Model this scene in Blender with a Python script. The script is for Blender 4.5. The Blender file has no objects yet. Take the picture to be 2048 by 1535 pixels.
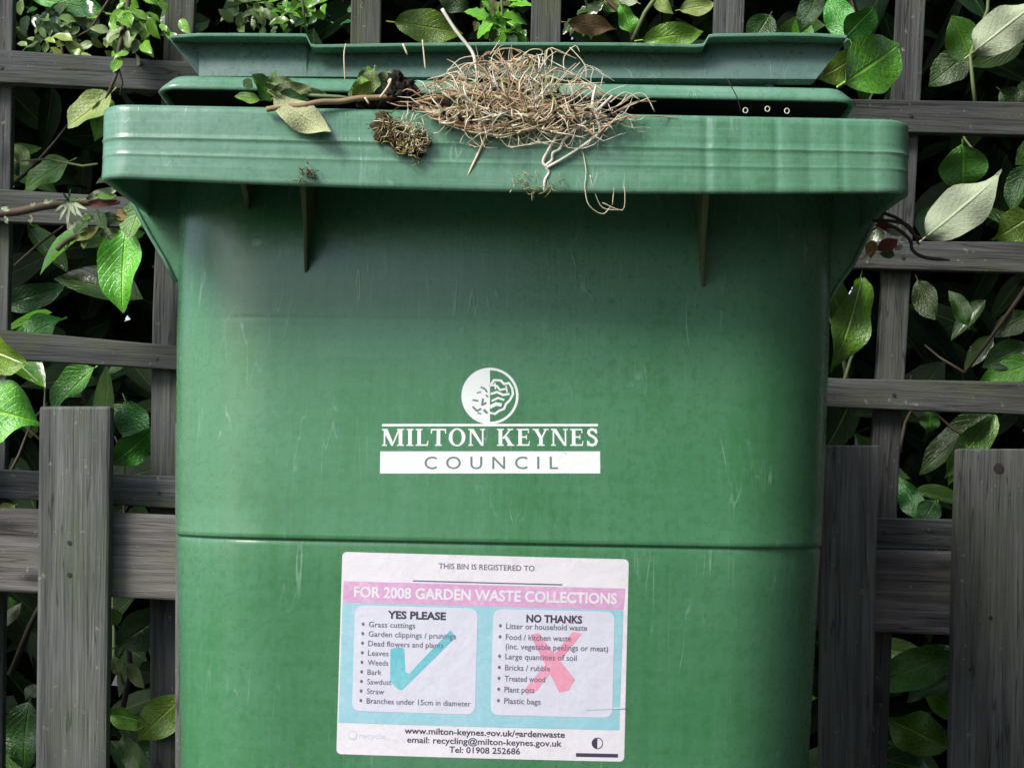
import bpy, bmesh, math, random
from mathutils import Vector, Matrix, noise
R = math.radians
rnd = random.Random(7)
sc = bpy.context.scene
COL = sc.collection

# ------------------------------------------------------------------ camera
F = 3491.0                                   # focal length in photo pixels
CAM = Vector((0.008, -1.25, 0.786))
RM = Matrix.Rotation(R(93.5), 3, 'X') @ Matrix.Rotation(R(1.1), 3, 'Z')
cd = bpy.data.cameras.new('camera'); cam = bpy.data.objects.new('camera', cd); COL.objects.link(cam)
cd.sensor_width = 36.0; cd.lens = 36.0 * F / 2048.0; cd.clip_start = 0.05; cd.clip_end = 500
cam.matrix_world = Matrix.Translation(CAM) @ RM.to_4x4()
sc.camera = cam

# ------------------------------------------------------------------ sky, sun, exposure
SUN_EL, SUN_AZ = 43.0, -49.0                 # azimuth measured from "behind the camera", minus = left
w = bpy.data.worlds.new('World'); sc.world = w; w.use_nodes = True
nt = w.node_tree; bg = nt.nodes['Background']
sky = nt.nodes.new('ShaderNodeTexSky'); sky.sky_type = 'NISHITA'; sky.sun_disc = False
sky.sun_elevation = R(SUN_EL); sky.air_density = 1.0; sky.dust_density = 2.0
nt.links.new(sky.outputs[0], bg.inputs[0]); bg.inputs[1].default_value = 0.075
sd = bpy.data.lights.new('sun', 'SUN'); sun = bpy.data.objects.new('sun', sd); COL.objects.link(sun)
to_sun = Vector((math.sin(R(SUN_AZ)) * math.cos(R(SUN_EL)), -math.cos(R(SUN_AZ)) * math.cos(R(SUN_EL)), math.sin(R(SUN_EL))))
sun.rotation_euler = to_sun.to_track_quat('Z', 'Y').to_euler()
sky.sun_rotation = math.atan2(to_sun.x, to_sun.y)
sd.energy = 1.5; sd.angle = R(22); sd.color = (1.0, 0.97, 0.92)
sun.location = (-3, -3, 5)
sc.view_settings.view_transform = 'Standard'; sc.view_settings.look = 'None'
sc.view_settings.gamma = 1.0; sc.view_settings.exposure = 1.62; sc.view_settings.use_curve_mapping = False

# ------------------------------------------------------------------ helpers
def ray(px, py):
    return RM @ Vector(((px - 1024.0) / F, -(py - 767.5) / F, -1.0))
def P(px, py, Y):
    d = ray(px, py); return CAM + d * ((Y - CAM.y) / d.y)
def PP(px, py, pt, n):
    d = ray(px, py); return CAM + d * ((pt - CAM).dot(n) / d.dot(n))
def Zc(py, Y):
    return P(1005, py, Y).z
def lerp(a, b, t): return a + (b - a) * t
def interp(tab, x):
    if x <= tab[0][0]: return tab[0][1]
    for (x0, y0), (x1, y1) in zip(tab, tab[1:]):
        if x <= x1: return lerp(y0, y1, (x - x0) / (x1 - x0))
    return tab[-1][1]
def tag(o, label=None, cat=None, group=None, kind=None):
    if label: o['label'] = label
    if cat: o['category'] = cat
    if group: o['group'] = group
    if kind: o['kind'] = kind
    return o
def empty(name, loc):
    o = bpy.data.objects.new(name, None); o.location = loc; o.empty_display_size = 0.05
    COL.objects.link(o); return o
def wloc(o):
    m = o.matrix_basis.copy()
    p = o.parent
    while p: m = p.matrix_basis @ m; p = p.parent
    return m
def link(o, parent=None):
    """link an object whose matrix_basis is its world matrix"""
    COL.objects.link(o)
    if parent is not None:
        m = o.matrix_basis.copy()
        o.parent = parent; o.matrix_basis = wloc(parent).inverted() @ m
    return o
def mesh_obj(name, verts, faces, mat, parent=None, smooth=False, origin=None, uv=None, M=None):
    """verts in world space (origin moves the object's origin); M: verts are local and M is the world matrix"""
    me = bpy.data.meshes.new(name)
    if M is None:
        if origin is None:
            n = len(verts); c = Vector((0, 0, 0))
            for v in verts: c += Vector(v)
            origin = c / n
        M = Matrix.Translation(origin)
        verts = [Vector(v) - Vector(origin) for v in verts]
    me.from_pydata([tuple(v) for v in verts], [], faces)
    if uv:
        ul = me.uv_layers.new(name='UVMap')
        for p in me.polygons:
            for li, vi in zip(p.loop_indices, p.vertices): ul.data[li].uv = uv[vi]
    if smooth: me.polygons.foreach_set('use_smooth', [True] * len(me.polygons))
    me.materials.append(mat)
    o = bpy.data.objects.new(name, me); o.matrix_basis = M
    return link(o, parent)
def bevel(o, wdt, seg=2):
    b = o.modifiers.new('bevel', 'BEVEL'); b.width = wdt; b.segments = seg; b.limit_method = 'ANGLE'; b.angle_limit = R(40)
    return o
class MB:
    def __init__(s): s.v = []; s.f = []; s.uv = []
    def add(s, v, f, uv=None):
        b = len(s.v); s.v += [Vector(q) for q in v]; s.f += [tuple(i + b for i in q) for q in f]
        s.uv += (uv if uv else [(0, 0)] * len(v))
    def box(s, x0, x1, y0, y1, z0, z1):
        s.add([(x, y, z) for x in (x0, x1) for y in (y0, y1) for z in (z0, z1)],
              [(0, 1, 3, 2), (4, 6, 7, 5), (0, 4, 5, 1), (2, 3, 7, 6), (0, 2, 6, 4), (1, 5, 7, 3)])
    def tube(s, pts, r, n=5, cap=True):
        pts = [Vector(p) for p in pts]; k = len(pts)
        rs = r if isinstance(r, (list, tuple)) else [r] * k
        v = []; f = []; up = Vector((0.13, 0.31, 0.94))
        for i, p in enumerate(pts):
            t = (pts[min(i + 1, k - 1)] - pts[max(i - 1, 0)])
            if t.length < 1e-9: t = Vector((1, 0, 0))
            t.normalize(); a = t.cross(up)
            if a.length < 1e-4: a = t.cross(Vector((1, 0, 0)))
            a.normalize(); b = t.cross(a); up = b if b.dot(up) > 0 else -b
            a = t.cross(up).normalized(); b = up
            for j in range(n):
                q = 2 * math.pi * j / n
                v.append(p + (a * math.cos(q) + b * math.sin(q)) * rs[i])
        for i in range(k - 1):
            for j in range(n):
                f.append((i * n + j, i * n + (j + 1) % n, (i + 1) * n + (j + 1) % n, (i + 1) * n + j))
        if cap: f.append(tuple(range(n))[::-1]); f.append(tuple((k - 1) * n + j for j in range(n)))
        s.add(v, f, [(i / max(1, k - 1), 0.0) for i in range(k) for j in range(n)])
    def blob(s, c, r, sub=2, amp=0.3, seed=0.0, sq=(1, 1, 1)):
        bm = bmesh.new(); bmesh.ops.create_icosphere(bm, subdivisions=sub + 1, radius=1.0)
        v = []
        for q in bm.verts:
            k = 1 + amp * noise.noise(q.co * 2.1 + Vector((seed, seed * 1.7, -seed))) + 0.7 * amp * noise.noise(q.co * 5 + Vector((seed, 3, seed))) + 0.5 * amp * noise.noise(q.co * 11 + Vector((1, seed, seed)))
            v.append(Vector(c) + Vector((q.co.x * sq[0], q.co.y * sq[1], q.co.z * sq[2])) * r * k)
        f = [tuple(x.index for x in q.verts) for q in bm.faces]; bm.free()
        s.add(v, f)
    def build(s, name, mat, parent=None, smooth=False, uv=False):
        return mesh_obj(name, s.v, s.f, mat, parent, smooth, uv=s.uv if uv else None)

# ------------------------------------------------------------------ materials
def new_mat(name):
    m = bpy.data.materials.new(name); m.use_nodes = True
    n = m.node_tree; return m, n, n.nodes['Principled BSDF']
def N(n, typ, **kw):
    x = n.nodes.new(typ)
    for k, v in kw.items():
        if k.startswith('i_'):
            key = k[2:]; key = int(key) if key.isdigit() else key
            x.inputs[key].default_value = v
        else: setattr(x, k, v)
    return x
def ramp(n, fac, stops):
    r = n.nodes.new('ShaderNodeValToRGB'); e = r.color_ramp.elements
    while len(e) < len(stops): e.new(0.5)
    for q, (p, c) in zip(e, stops):
        q.position = p; q.color = (c if len(c) == 4 else (*c, 1)) if not isinstance(c, (int, float)) else (c, c, c, 1)
    n.links.new(fac, r.inputs[0]); return r.outputs[0]
def mix(n, fac, a, b, mode='MIX'):
    x = n.nodes.new('ShaderNodeMix'); x.data_type = 'RGBA'; x.blend_type = mode
    for s, val in ((0, fac), (6, a), (7, b)):
        if isinstance(val, bpy.types.NodeSocket): n.links.new(val, x.inputs[s])
        elif isinstance(val, (int, float)): x.inputs[s].default_value = val
        else: x.inputs[s].default_value = (*val, 1) if len(val) == 3 else val
    return x.outputs[2]
def math_n(n, op, a, b=None):
    x = n.nodes.new('ShaderNodeMath'); x.operation = op
    for i, val in enumerate((a, b)):
        if val is None: continue
        if isinstance(val, bpy.types.NodeSocket): n.links.new(val, x.inputs[i])
        else: x.inputs[i].default_value = val
    return x.outputs[0]
def noise_n(n, vec, scale, detail=4, rough=0.55, dist=0.0):
    x = N(n, 'ShaderNodeTexNoise', i_Scale=scale, i_Detail=detail, i_Roughness=rough, i_Distortion=dist)
    n.links.new(vec, x.inputs['Vector']); return x.outputs['Fac']
def mapped(n, src, scale=(1, 1, 1), rot=(0, 0, 0), loc=(0, 0, 0)):
    x = N(n, 'ShaderNodeMapping'); x.inputs['Scale'].default_value = scale
    x.inputs['Rotation'].default_value = rot; x.inputs['Location'].default_value = loc
    n.links.new(src, x.inputs['Vector']); return x.outputs[0]
def bump(n, h, strength, dist, bsdf):
    b = N(n, 'ShaderNodeBump'); b.inputs['Strength'].default_value = strength; b.inputs['Distance'].default_value = dist
    n.links.new(h, b.inputs['Height']); n.links.new(b.outputs[0], bsdf.inputs['Normal'])
def coords(n, rand=True):
    tc = N(n, 'ShaderNodeTexCoord')
    if not rand: return tc.outputs['Object']
    oi = N(n, 'ShaderNodeObjectInfo')
    cx = N(n, 'ShaderNodeCombineXYZ')
    for i, k in enumerate((7.3, 11.9, 17.1)):
        n.links.new(math_n(n, 'MULTIPLY', oi.outputs['Random'], k), cx.inputs[i])
    va = N(n, 'ShaderNodeVectorMath'); va.operation = 'ADD'
    n.links.new(tc.outputs['Object'], va.inputs[0]); n.links.new(cx.outputs[0], va.inputs[1])
    return va.outputs[0]
def flat(name, col, rough=0.5, spec=0.4):
    m, n, b = new_mat(name)
    o = coords(n)
    f = noise_n(n, o, 60, 5)
    c = mix(n, f, tuple(x * 0.82 for x in col), tuple(min(1, x * 1.12) for x in col))
    n.links.new(c, b.inputs['Base Color']); b.inputs['Roughness'].default_value = rough
    b.inputs['Specular IOR Level'].default_value = spec
    return m

def mat_print(name, col, wear, lo, hi, amt, rough=0.42):
    m, n, b = new_mat(name); o = coords(n, False)
    a = noise_n(n, o, 260, 5, 0.7); g = noise_n(n, o, 28, 3, 0.6)
    c = mix(n, noise_n(n, o, 45, 4), tuple(x * 0.90 for x in col), col)
    k_ = ramp(n, math_n(n, 'ADD', math_n(n, 'MULTIPLY', a, 0.6), math_n(n, 'MULTIPLY', g, 0.4)), [(lo, 0.0), (hi, amt)])
    n.links.new(mix(n, k_, c, wear), b.inputs['Base Color']); b.inputs['Roughness'].default_value = rough
    bump(n, noise_n(n, o, 70, 4, 0.6), 0.25, 0.002, b)
    return m
def mat_plastic(name, base, faded, rough, hs=0.0):
    m, n, b = new_mat(name)
    tc = N(n, 'ShaderNodeTexCoord'); o = tc.outputs['Object']
    big = noise_n(n, mapped(n, o, (3.0, 3.0, 2.0)), 1.7, 4, 0.6)
    streak = noise_n(n, mapped(n, o, (90, 90, 4)), 1.0, 5, 0.6)
    fine = noise_n(n, o, 160, 4, 0.65)
    c = mix(n, ramp(n, big, [(0.32, 0.0), (0.72, 1.0)]), base, faded)
    c = mix(n, ramp(n, streak, [(0.35, 0.0), (0.75, 0.40)]), c, faded)
    if hs:
        hz = noise_n(n, mapped(n, o, (5, 5, 420)), 1.0, 4, 0.6)
        c = mix(n, ramp(n, hz, [(0.5, 0.0), (0.72, hs)]), c, tuple(min(1, x * 1.7 + 0.05) for x in faded))
        c = mix(n, ramp(n, hz, [(0.28, hs), (0.45, 0.0)]), c, tuple(x * 0.6 for x in base))
    # scuffs: thin pale scratch arcs in two directions
    def scratches(rot, sc_, lo, hi, dens):
        v = mapped(n, o, sc_, rot)
        a = noise_n(n, v, 1.0, 2, 0.4, 0.2)
        gate = noise_n(n, mapped(n, o, (1, 1, 1), rot, (3.1, 1.7, dens)), 15.0, 2)
        l = ramp(n, math_n(n, 'ABSOLUTE', math_n(n, 'SUBTRACT', a, 0.5)), [(lo, 1.0), (hi, 0.0)])
        g = ramp(n, gate, [(0.56, 0.0), (0.68, 1.0)])
        return math_n(n, 'MULTIPLY', l, g)
    s1 = scratches((0, R(25), 0), (75, 75, 7), 0.0, 0.010, 0.3)
    s2 = scratches((0, R(-40), 0), (85, 85, 8), 0.0, 0.010, 2.3)
    s3 = scratches((0, R(80), 0), (60, 60, 5), 0.0, 0.008, 5.1)
    s = math_n(n, 'MAXIMUM', math_n(n, 'MULTIPLY', math_n(n, 'MAXIMUM', s1, s2), 0.45), s3)
    spots = ramp(n, noise_n(n, o, 55, 2, 0.4), [(0.74, 0.0), (0.80, 1.0)])
    s = math_n(n, 'MAXIMUM', s, math_n(n, 'MULTIPLY', spots, 0.7))
    c = mix(n, math_n(n, 'MULTIPLY', s, 0.36), c, (0.42, 0.62, 0.52))
    mott = math_n(n, 'MULTIPLY', noise_n(n, mapped(n, o, (140, 140, 9)), 1.0, 3), noise_n(n, mapped(n, o, (9, 9, 170)), 1.0, 3))
    c = mix(n, ramp(n, mott, [(0.20, 0.0), (0.42, 0.12)]), c, tuple(min(1, x * 1.5) for x in faded))
    c = mix(n, ramp(n, fine, [(0.35, 0.22), (0.5, 0.0)]), c, tuple(x * 0.6 for x in base))
    dirt = ramp(n, noise_n(n, mapped(n, o, (6, 6, 5)), 2.0, 6, 0.7), [(0.58, 0.0), (0.80, 0.38)])
    c = mix(n, dirt, c, (0.035, 0.075, 0.03))
    n.links.new(c, b.inputs['Base Color'])
    rr = ramp(n, math_n(n, 'ADD', math_n(n, 'MULTIPLY', big, 0.5), math_n(n, 'MULTIPLY', fine, 0.5)), [(0.3, rough - 0.06), (0.7, rough + 0.12)])
    n.links.new(rr, b.inputs['Roughness'])
    b.inputs['Specular IOR Level'].default_value = 0.6
    h = math_n(n, 'ADD', math_n(n, 'MULTIPLY', fine, 0.35), math_n(n, 'ADD', math_n(n, 'MULTIPLY', streak, 0.5), math_n(n, 'MULTIPLY', s, 0.4)))
    bump(n, h, 0.22, 0.002, b)
    return m
M_BODY = mat_plastic('green_plastic', (0.031, 0.160, 0.044), (0.082, 0.218, 0.126), 0.25)
M_RIM = mat_plastic('faded_green_plastic', (0.050, 0.180, 0.080), (0.140, 0.270, 0.195), 0.27, 0.2)
M_RIB = flat('dirty_plastic_edge', (0.085, 0.105, 0.045), 0.7)
M_LIDF = mat_plastic('sky_tinted_lid_plastic', (0.050, 0.115, 0.085), (0.105, 0.170, 0.150), 0.26)  # lid face: grey-blue sky reflection mixed into the base colours
M_TYRE = flat('black_rubber', (0.02, 0.02, 0.02), 0.8)

def mat_wood(name, dark, light, algae):
    m, n, b = new_mat(name)
    o = coords(n)
    g = noise_n(n, mapped(n, o, (4, 85, 85)), 1.0, 7, 0.65, 0.3)
    g2 = noise_n(n, mapped(n, o, (14, 330, 330)), 1.0, 3, 0.6)
    blot = noise_n(n, mapped(n, o, (7, 16, 16)), 1.0, 5, 0.62)
    c = mix(n, ramp(n, g, [(0.30, 0.0), (0.72, 1.0)]), dark, light)
    c = mix(n, ramp(n, g2, [(0.35, 0.35), (0.6, 0.0)]), c, tuple(x * 0.45 for x in dark))
    c = mix(n, ramp(n, blot, [(0.46, 0.0), (0.72, 0.8)]), c, algae)
    big = noise_n(n, mapped(n, o, (2.5, 9, 9)), 1.0, 4, 0.6)
    c = mix(n, ramp(n, big, [(0.35, 0.55), (0.6, 0.0)]), c, tuple(x * 0.5 for x in dark))
    vk = N(n, 'ShaderNodeTexVoronoi', i_Scale=1.0); n.links.new(mapped(n, o, (5.5, 17, 17)), vk.inputs['Vector'])
    c = mix(n, ramp(n, vk.outputs['Distance'], [(0.07, 0.85), (0.15, 0.0)]), c, tuple(x * 0.4 for x in dark))
    crk = noise_n(n, mapped(n, o, (2.2, 60, 60)), 1.0, 3, 0.5)
    c = mix(n, ramp(n, math_n(n, 'ABSOLUTE', math_n(n, 'SUBTRACT', crk, 0.5)), [(0.0, 0.8), (0.012, 0.0)]), c, tuple(x * 0.3 for x in dark))
    liche = ramp(n, noise_n(n, o, 95, 4, 0.7), [(0.64, 0.0), (0.72, 0.7)])
    c = mix(n, liche, c, (0.26, 0.27, 0.23))
    n.links.new(c, b.inputs['Base Color']); b.inputs['Roughness'].default_value = 0.75
    b.inputs['Specular IOR Level'].default_value = 0.25
    bump(n, math_n(n, 'ADD', g, math_n(n, 'MULTIPLY', g2, 0.6)), 0.8, 0.0022, b)
    return m
M_SLAT = mat_wood('weathered_lath', (0.025, 0.027, 0.027), (0.158, 0.164, 0.160), (0.085, 0.095, 0.045))
M_PALE = mat_wood('weathered_paling', (0.058, 0.062, 0.058), (0.205, 0.214, 0.202), (0.090, 0.105, 0.070))
M_RAIL = mat_wood('weathered_rail', (0.052, 0.046, 0.045), (0.265, 0.250, 0.245), (0.13, 0.13, 0.08))
M_WINF = flat('white_frame', (0.6, 0.6, 0.6), 0.4); M_PANE = flat('window_glass', (0.02, 0.025, 0.03), 0.05, 0.5)
M_NAIL = flat('nail_rust', (0.02, 0.018, 0.017), 0.6)

def mat_leaf(name, col, pale, rough=0.28, vein=0.55, hue=0.03):
    m, n, b = new_mat(name)
    uvn = N(n, 'ShaderNodeUVMap'); sep = N(n, 'ShaderNodeSeparateXYZ'); n.links.new(uvn.outputs[0], sep.inputs[0])
    u, v = sep.outputs[0], sep.outputs[1]
    av = math_n(n, 'ABSOLUTE', math_n(n, 'SUBTRACT', v, 0.5))
    mid = ramp(n, av, [(0.012, 1.0), (0.04, 0.0)])
    ph = math_n(n, 'SUBTRACT', math_n(n, 'MULTIPLY', u, 52.0), math_n(n, 'MULTIPLY', av, 42.0))
    side = ramp(n, math_n(n, 'SINE', ph), [(0.90, 0.0), (1.0, 1.0)])
    vv = math_n(n, 'MAXIMUM', mid, math_n(n, 'MULTIPLY', side, 0.28))
    o = coords(n)
    nz = noise_n(n, o, 30, 5, 0.6)
    oi = N(n, 'ShaderNodeObjectInfo')
    c = mix(n, ramp(n, nz, [(0.3, 0.0), (0.7, 1.0)]), tuple(x * 0.62 for x in col), tuple(x * 1.25 for x in col))
    c = mix(n, math_n(n, 'MULTIPLY', vv, vein), c, (min(1, col[0] * 2.6 + 0.04), min(1, col[1] * 1.9 + 0.05), col[2] * 1.6 + 0.01))
    hs = N(n, 'ShaderNodeHueSaturation'); n.links.new(c, hs.inputs['Color'])
    n.links.new(math_n(n, 'ADD', 0.5 - hue, math_n(n, 'MULTIPLY', oi.outputs['Random'], 2 * hue)), hs.inputs['Hue'])
    n.links.new(math_n(n, 'ADD', 0.75, math_n(n, 'MULTIPLY', oi.outputs['Random'], 0.5)), hs.inputs['Value'])
    geo = N(n, 'ShaderNodeNewGeometry')
    under = mix(n, math_n(n, 'MULTIPLY', vv, 0.7), mix(n, nz, tuple(x * 0.8 for x in pale), pale), tuple(min(1, x * 1.35) for x in pale))
    c2 = mix(n, geo.outputs['Backfacing'], hs.outputs[0], under)
    n.links.new(c2, b.inputs['Base Color'])
    n.links.new(math_n(n, 'ADD', rough, math_n(n, 'MULTIPLY', geo.outputs['Backfacing'], 0.35)), b.inputs['Roughness'])
    b.inputs['Specular IOR Level'].default_value = 0.8
    bump(n, math_n(n, 'ADD', math_n(n, 'MULTIPLY', vv, -0.8), math_n(n, 'MULTIPLY', nz, 0.9)), 0.6, 0.003, b)
    return m
PALE = (0.30, 0.36, 0.22)
M_L = {
    'd': mat_leaf('laurel_dark', (0.030, 0.100, 0.014), (0.10, 0.16, 0.08), 0.20),
    'm': mat_leaf('laurel_mid', (0.072, 0.235, 0.016), PALE, 0.18),
    'b': mat_leaf('laurel_bright', (0.135, 0.320, 0.020), PALE, 0.22),
    'y': mat_leaf('laurel_yellow', (0.170, 0.230, 0.030), (0.42, 0.46, 0.22), 0.35),
    'p': mat_leaf('laurel_pale', (0.330, 0.400, 0.240), (0.36, 0.42, 0.27), 0.45, 0.35),
    'o': mat_leaf('leaf_turning', (0.300, 0.220, 0.050), (0.40, 0.30, 0.15), 0.45),
    's': mat_leaf('shrub_leaf', (0.130, 0.200, 0.045), (0.26, 0.30, 0.16), 0.45, 0.4),
    'r': mat_leaf('dead_leaf_red', (0.200, 0.055, 0.025), (0.25, 0.12, 0.07), 0.45, 0.3),
    'k': mat_leaf('hedge_inner_shade', (0.008, 0.022, 0.007), (0.016, 0.03, 0.013), 0.6),  # near-black leaves: the shade inside the hedge is put into their colour
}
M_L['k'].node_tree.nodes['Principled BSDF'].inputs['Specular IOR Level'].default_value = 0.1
M_STEM = flat('stem_brown', (0.070, 0.050, 0.030), 0.7)
M_TWIG = flat('tan_twig', (0.26, 0.18, 0.10), 0.7)
M_STEMG = flat('stem_green', (0.12, 0.16, 0.06), 0.6)
M_BARK = flat('dark_bark', (0.030, 0.022, 0.016), 0.8)
M_WHITE = mat_print('white_print', (0.78, 0.82, 0.80), (0.20, 0.36, 0.26), 0.60, 0.70, 0.6)
M_STICK = mat_print('white_sticker', (0.76, 0.74, 0.78), (0.52, 0.49, 0.56), 0.52, 0.72, 0.6)
M_PINK = mat_print('pink_print', (0.64, 0.35, 0.57), (0.72, 0.55, 0.68), 0.48, 0.66, 0.7)
M_CYAN = mat_print('cyan_print', (0.29, 0.58, 0.65), (0.42, 0.58, 0.68), 0.45, 0.64, 0.8)
M_PANEL = mat_print('panel_print', (0.66, 0.68, 0.77), (0.62, 0.57, 0.68), 0.45, 0.64, 0.7)
M_TICK = mat_print('tick_print', (0.14, 0.50, 0.57), (0.26, 0.58, 0.64), 0.45, 0.64, 0.7)
M_CROSS = mat_print('cross_print', (0.76, 0.30, 0.42), (0.76, 0.42, 0.54), 0.45, 0.64, 0.7)
M_TEXT = flat('dark_text', (0.055, 0.05, 0.085), 0.5)
M_TEXT2 = flat('grey_text', (0.15, 0.14, 0.20), 0.5)
M_FAINT = flat('faint_text', (0.58, 0.64, 0.72), 0.5)
M_GREENTXT = flat('green_text', (0.14, 0.20, 0.17), 0.5)
M_STRAW = flat('straw', (0.66, 0.58, 0.40), 0.7)
M_STRAWD = flat('brown_root', (0.42, 0.27, 0.16), 0.75)
M_OLIVE = flat('olive_grass', (0.31, 0.29, 0.11), 0.7)
M_ROOT = flat('white_root', (0.66, 0.64, 0.54), 0.6)
M_BLADE = flat('dry_blade', (0.50, 0.46, 0.27), 0.6)
M_SOIL_SHADE = flat('dark_soil_and_shade', (0.018, 0.013, 0.010), 0.95)  # soil, and the painted shade beneath the lid
M_MOSSD = flat('dark_moss', (0.055, 0.04, 0.022), 0.95)
M_MOSS = flat('brown_moss', (0.12, 0.085, 0.04), 0.9)

# ------------------------------------------------------------------ ground
def mat_ground():
    m, n, b = new_mat('paving')
    tc = N(n, 'ShaderNodeTexCoord'); o = tc.outputs['Object']
    c = mix(n, noise_n(n, o, 3, 8, 0.65), (0.030, 0.030, 0.028), (0.075, 0.072, 0.066))
    n.links.new(c, b.inputs['Base Color']); b.inputs['Roughness'].default_value = 0.85
    bump(n, noise_n(n, o, 90, 5), 0.4, 0.004, b); return m
g = mesh_obj('ground', [(-200, -200, 0), (200, -200, 0), (200, 200, 0), (-200, 200, 0)], [(0, 1, 2, 3)], mat_ground())
tag(g, 'grey paved ground under the bin', None, None, 'structure')

# ------------------------------------------------------------------ fence
def strip(name, xs, tops, bots, Y, th, mat, parent, vert=False, bev=0.0015):
    """A board given by its outline in the photo at distance Y, th metres thick. xs are the stations along it."""
    A = []; B = []
    for x, t, b_ in zip(xs, tops, bots):
        if vert: A.append(P(t, x, Y)); B.append(P(b_, x, Y))
        else: A.append(P(x, t, Y)); B.append(P(x, b_, Y))
    k = len(A); verts = []
    for a, b_ in zip(A, B):
        verts += [a, b_, b_ + Vector((0, th, 0)), a + Vector((0, th, 0))]
    faces = []
    for i in range(k - 1):
        for j in range(4):
            faces.append((i * 4 + j, i * 4 + (j + 1) % 4, (i + 1) * 4 + (j + 1) % 4, (i + 1) * 4 + j))
    faces += [(3, 2, 1, 0), tuple((k - 1) * 4 + j for j in range(4))]
    c = sum((Vector(v) for v in verts), Vector()) / len(verts)
    d = (A[-1] - A[0]).normalized(); nn = Vector((0, 1, 0)); e = nn.cross(d).normalized(); nn = d.cross(e)
    M = Matrix.Translation(c) @ Matrix((d, e, nn)).transposed().to_4x4()
    Mi = M.inverted()
    o = mesh_obj(name, [Mi @ v for v in verts], faces, mat, parent, M=M)
    bm = bmesh.new(); bm.from_mesh(o.data); bmesh.ops.recalc_face_normals(bm, faces=bm.faces); bm.to_mesh(o.data); bm.free()
    return bevel(o, bev, 2)
YF = 0.850
tre = empty('trellis', P(1005, 767, YF) * 1); tre.location.z = 0.0
tag(tre, 'weathered grey square wooden trellis behind the green bin', 'trellis')
XS = (-500, 0, 350, 1030, 1700, 2048, 2600)
for tops, hts in (((70, 99, 122, 165, 198, 204, 212), (66, 66, 60, 62, 63, 66, 68)),
                  ((345, 378, 400, 445, 482, 483, 486), (64, 64, 58, 60, 54, 62, 66)),
                  ((615, 659, 691, 730, 757, 763, 770), (56, 58, 48, 55, 58, 66, 66)),
                  ((905, 938, 952, 1005, 1034, 1040, 1050), (58, 58, 64, 62, 62, 62, 62))):
    strip('slat', XS, tops, [a + b for a, b in zip(tops, hts)], YF, 0.018, M_SLAT, tre)
YS = (-400, 0, 300, 620, 940, 1600, 2300)
for L, Wd in (((-25, -36, -40, -46, -52, -58, -62), 62), ((350, 331, 318, 305, 300, 300, 300), 58),
              ((705, 702, 697, 690, 684, 676, 670), 60), ((1067, 1063, 1056, 1048, 1040, 1030, 1022), 60),
              ((1440, 1430, 1418, 1405, 1392, 1375, 1360), 60), ((1812, 1796, 1780, 1762, 1742, 1715, 1690), 56),
              ((2190, 2170, 2150, 2130, 2110, 2080, 2050), 58), ((-420, -412, -410, -408, -405, -400, -395), 58)):
    strip('slat', YS, L, [a + Wd for a in L], YF + 0.0185, 0.016, M_SLAT, tre, vert=True)

for nx, ny in ((3, 135), (358, 150), (5, 412), (312, 716), (318, 985), (-8, 690), (1822, 232), (1806, 515), (1788, 790), (1768, 1066)):
    m = MB(); c = P(nx, ny, YF); m.tube([c + Vector((0, -0.001, 0)), c + Vector((0, 0.004, 0))], 0.0024, 8); m.build('nail', M_NAIL, tre)
pal = empty('paling_fence', P(1005, 767, 0.80)); pal.location.z = 0.0
tag(pal, 'low fence of wide grey flat-topped wooden palings on a rail', 'fence')
strip('rail', (-500, 0, 350, 1030, 1700, 1915, 2600), (985, 1015, 1030, 1070, 1097, 1103, 1120),
      (1150, 1183, 1200, 1238, 1263, 1270, 1285), 0.812, 0.035, M_RAIL, pal, bev=0.003)
def paling(top, l, r, bl, br, nails=(), chamfer=False):
    Yp = 0.790
    ys = (top[0], 1100, 1600, 2400)
    LL = (l, lerp(l, bl, 0.4), bl, bl - (l - bl)); RR = (r, lerp(r, br, 0.4), br, br)
    o = strip('paling', ys, LL, RR, Yp, 0.020, M_PALE, pal, vert=True, bev=0.0035 if chamfer else 0.002)
    for nx, ny, rr in nails:
        m = MB(); c = P(nx, ny, Yp)
        m.tube([c + Vector((0, -0.0008, 0)), c + Vector((0, 0.004, 0))], rr, 10)
        m.build('nail', M_NAIL, o)
paling((812,), 78, 222, 70, 212, ((139, 1085, 0.0026), (139, 1149, 0.0028)), True)
paling((890,), 1648, 1762, 1640, 1742, ())
paling((897,), 1917, 2066, 1900, 2050, ((1997, 936, 0.0062), (1981, 1235, 0.0025), (1940, 1338, 0.0022)))
paling((868,), 640, 785, 640, 785); paling((870,), 930, 1075, 930, 1075); paling((880,), 1230, 1375, 1230, 1375)
paling((845,), 350, 495, 350, 495); paling((800,), -230, -85, -230, -85); paling((905,), 2210, 2355, 2205, 2350)

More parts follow.
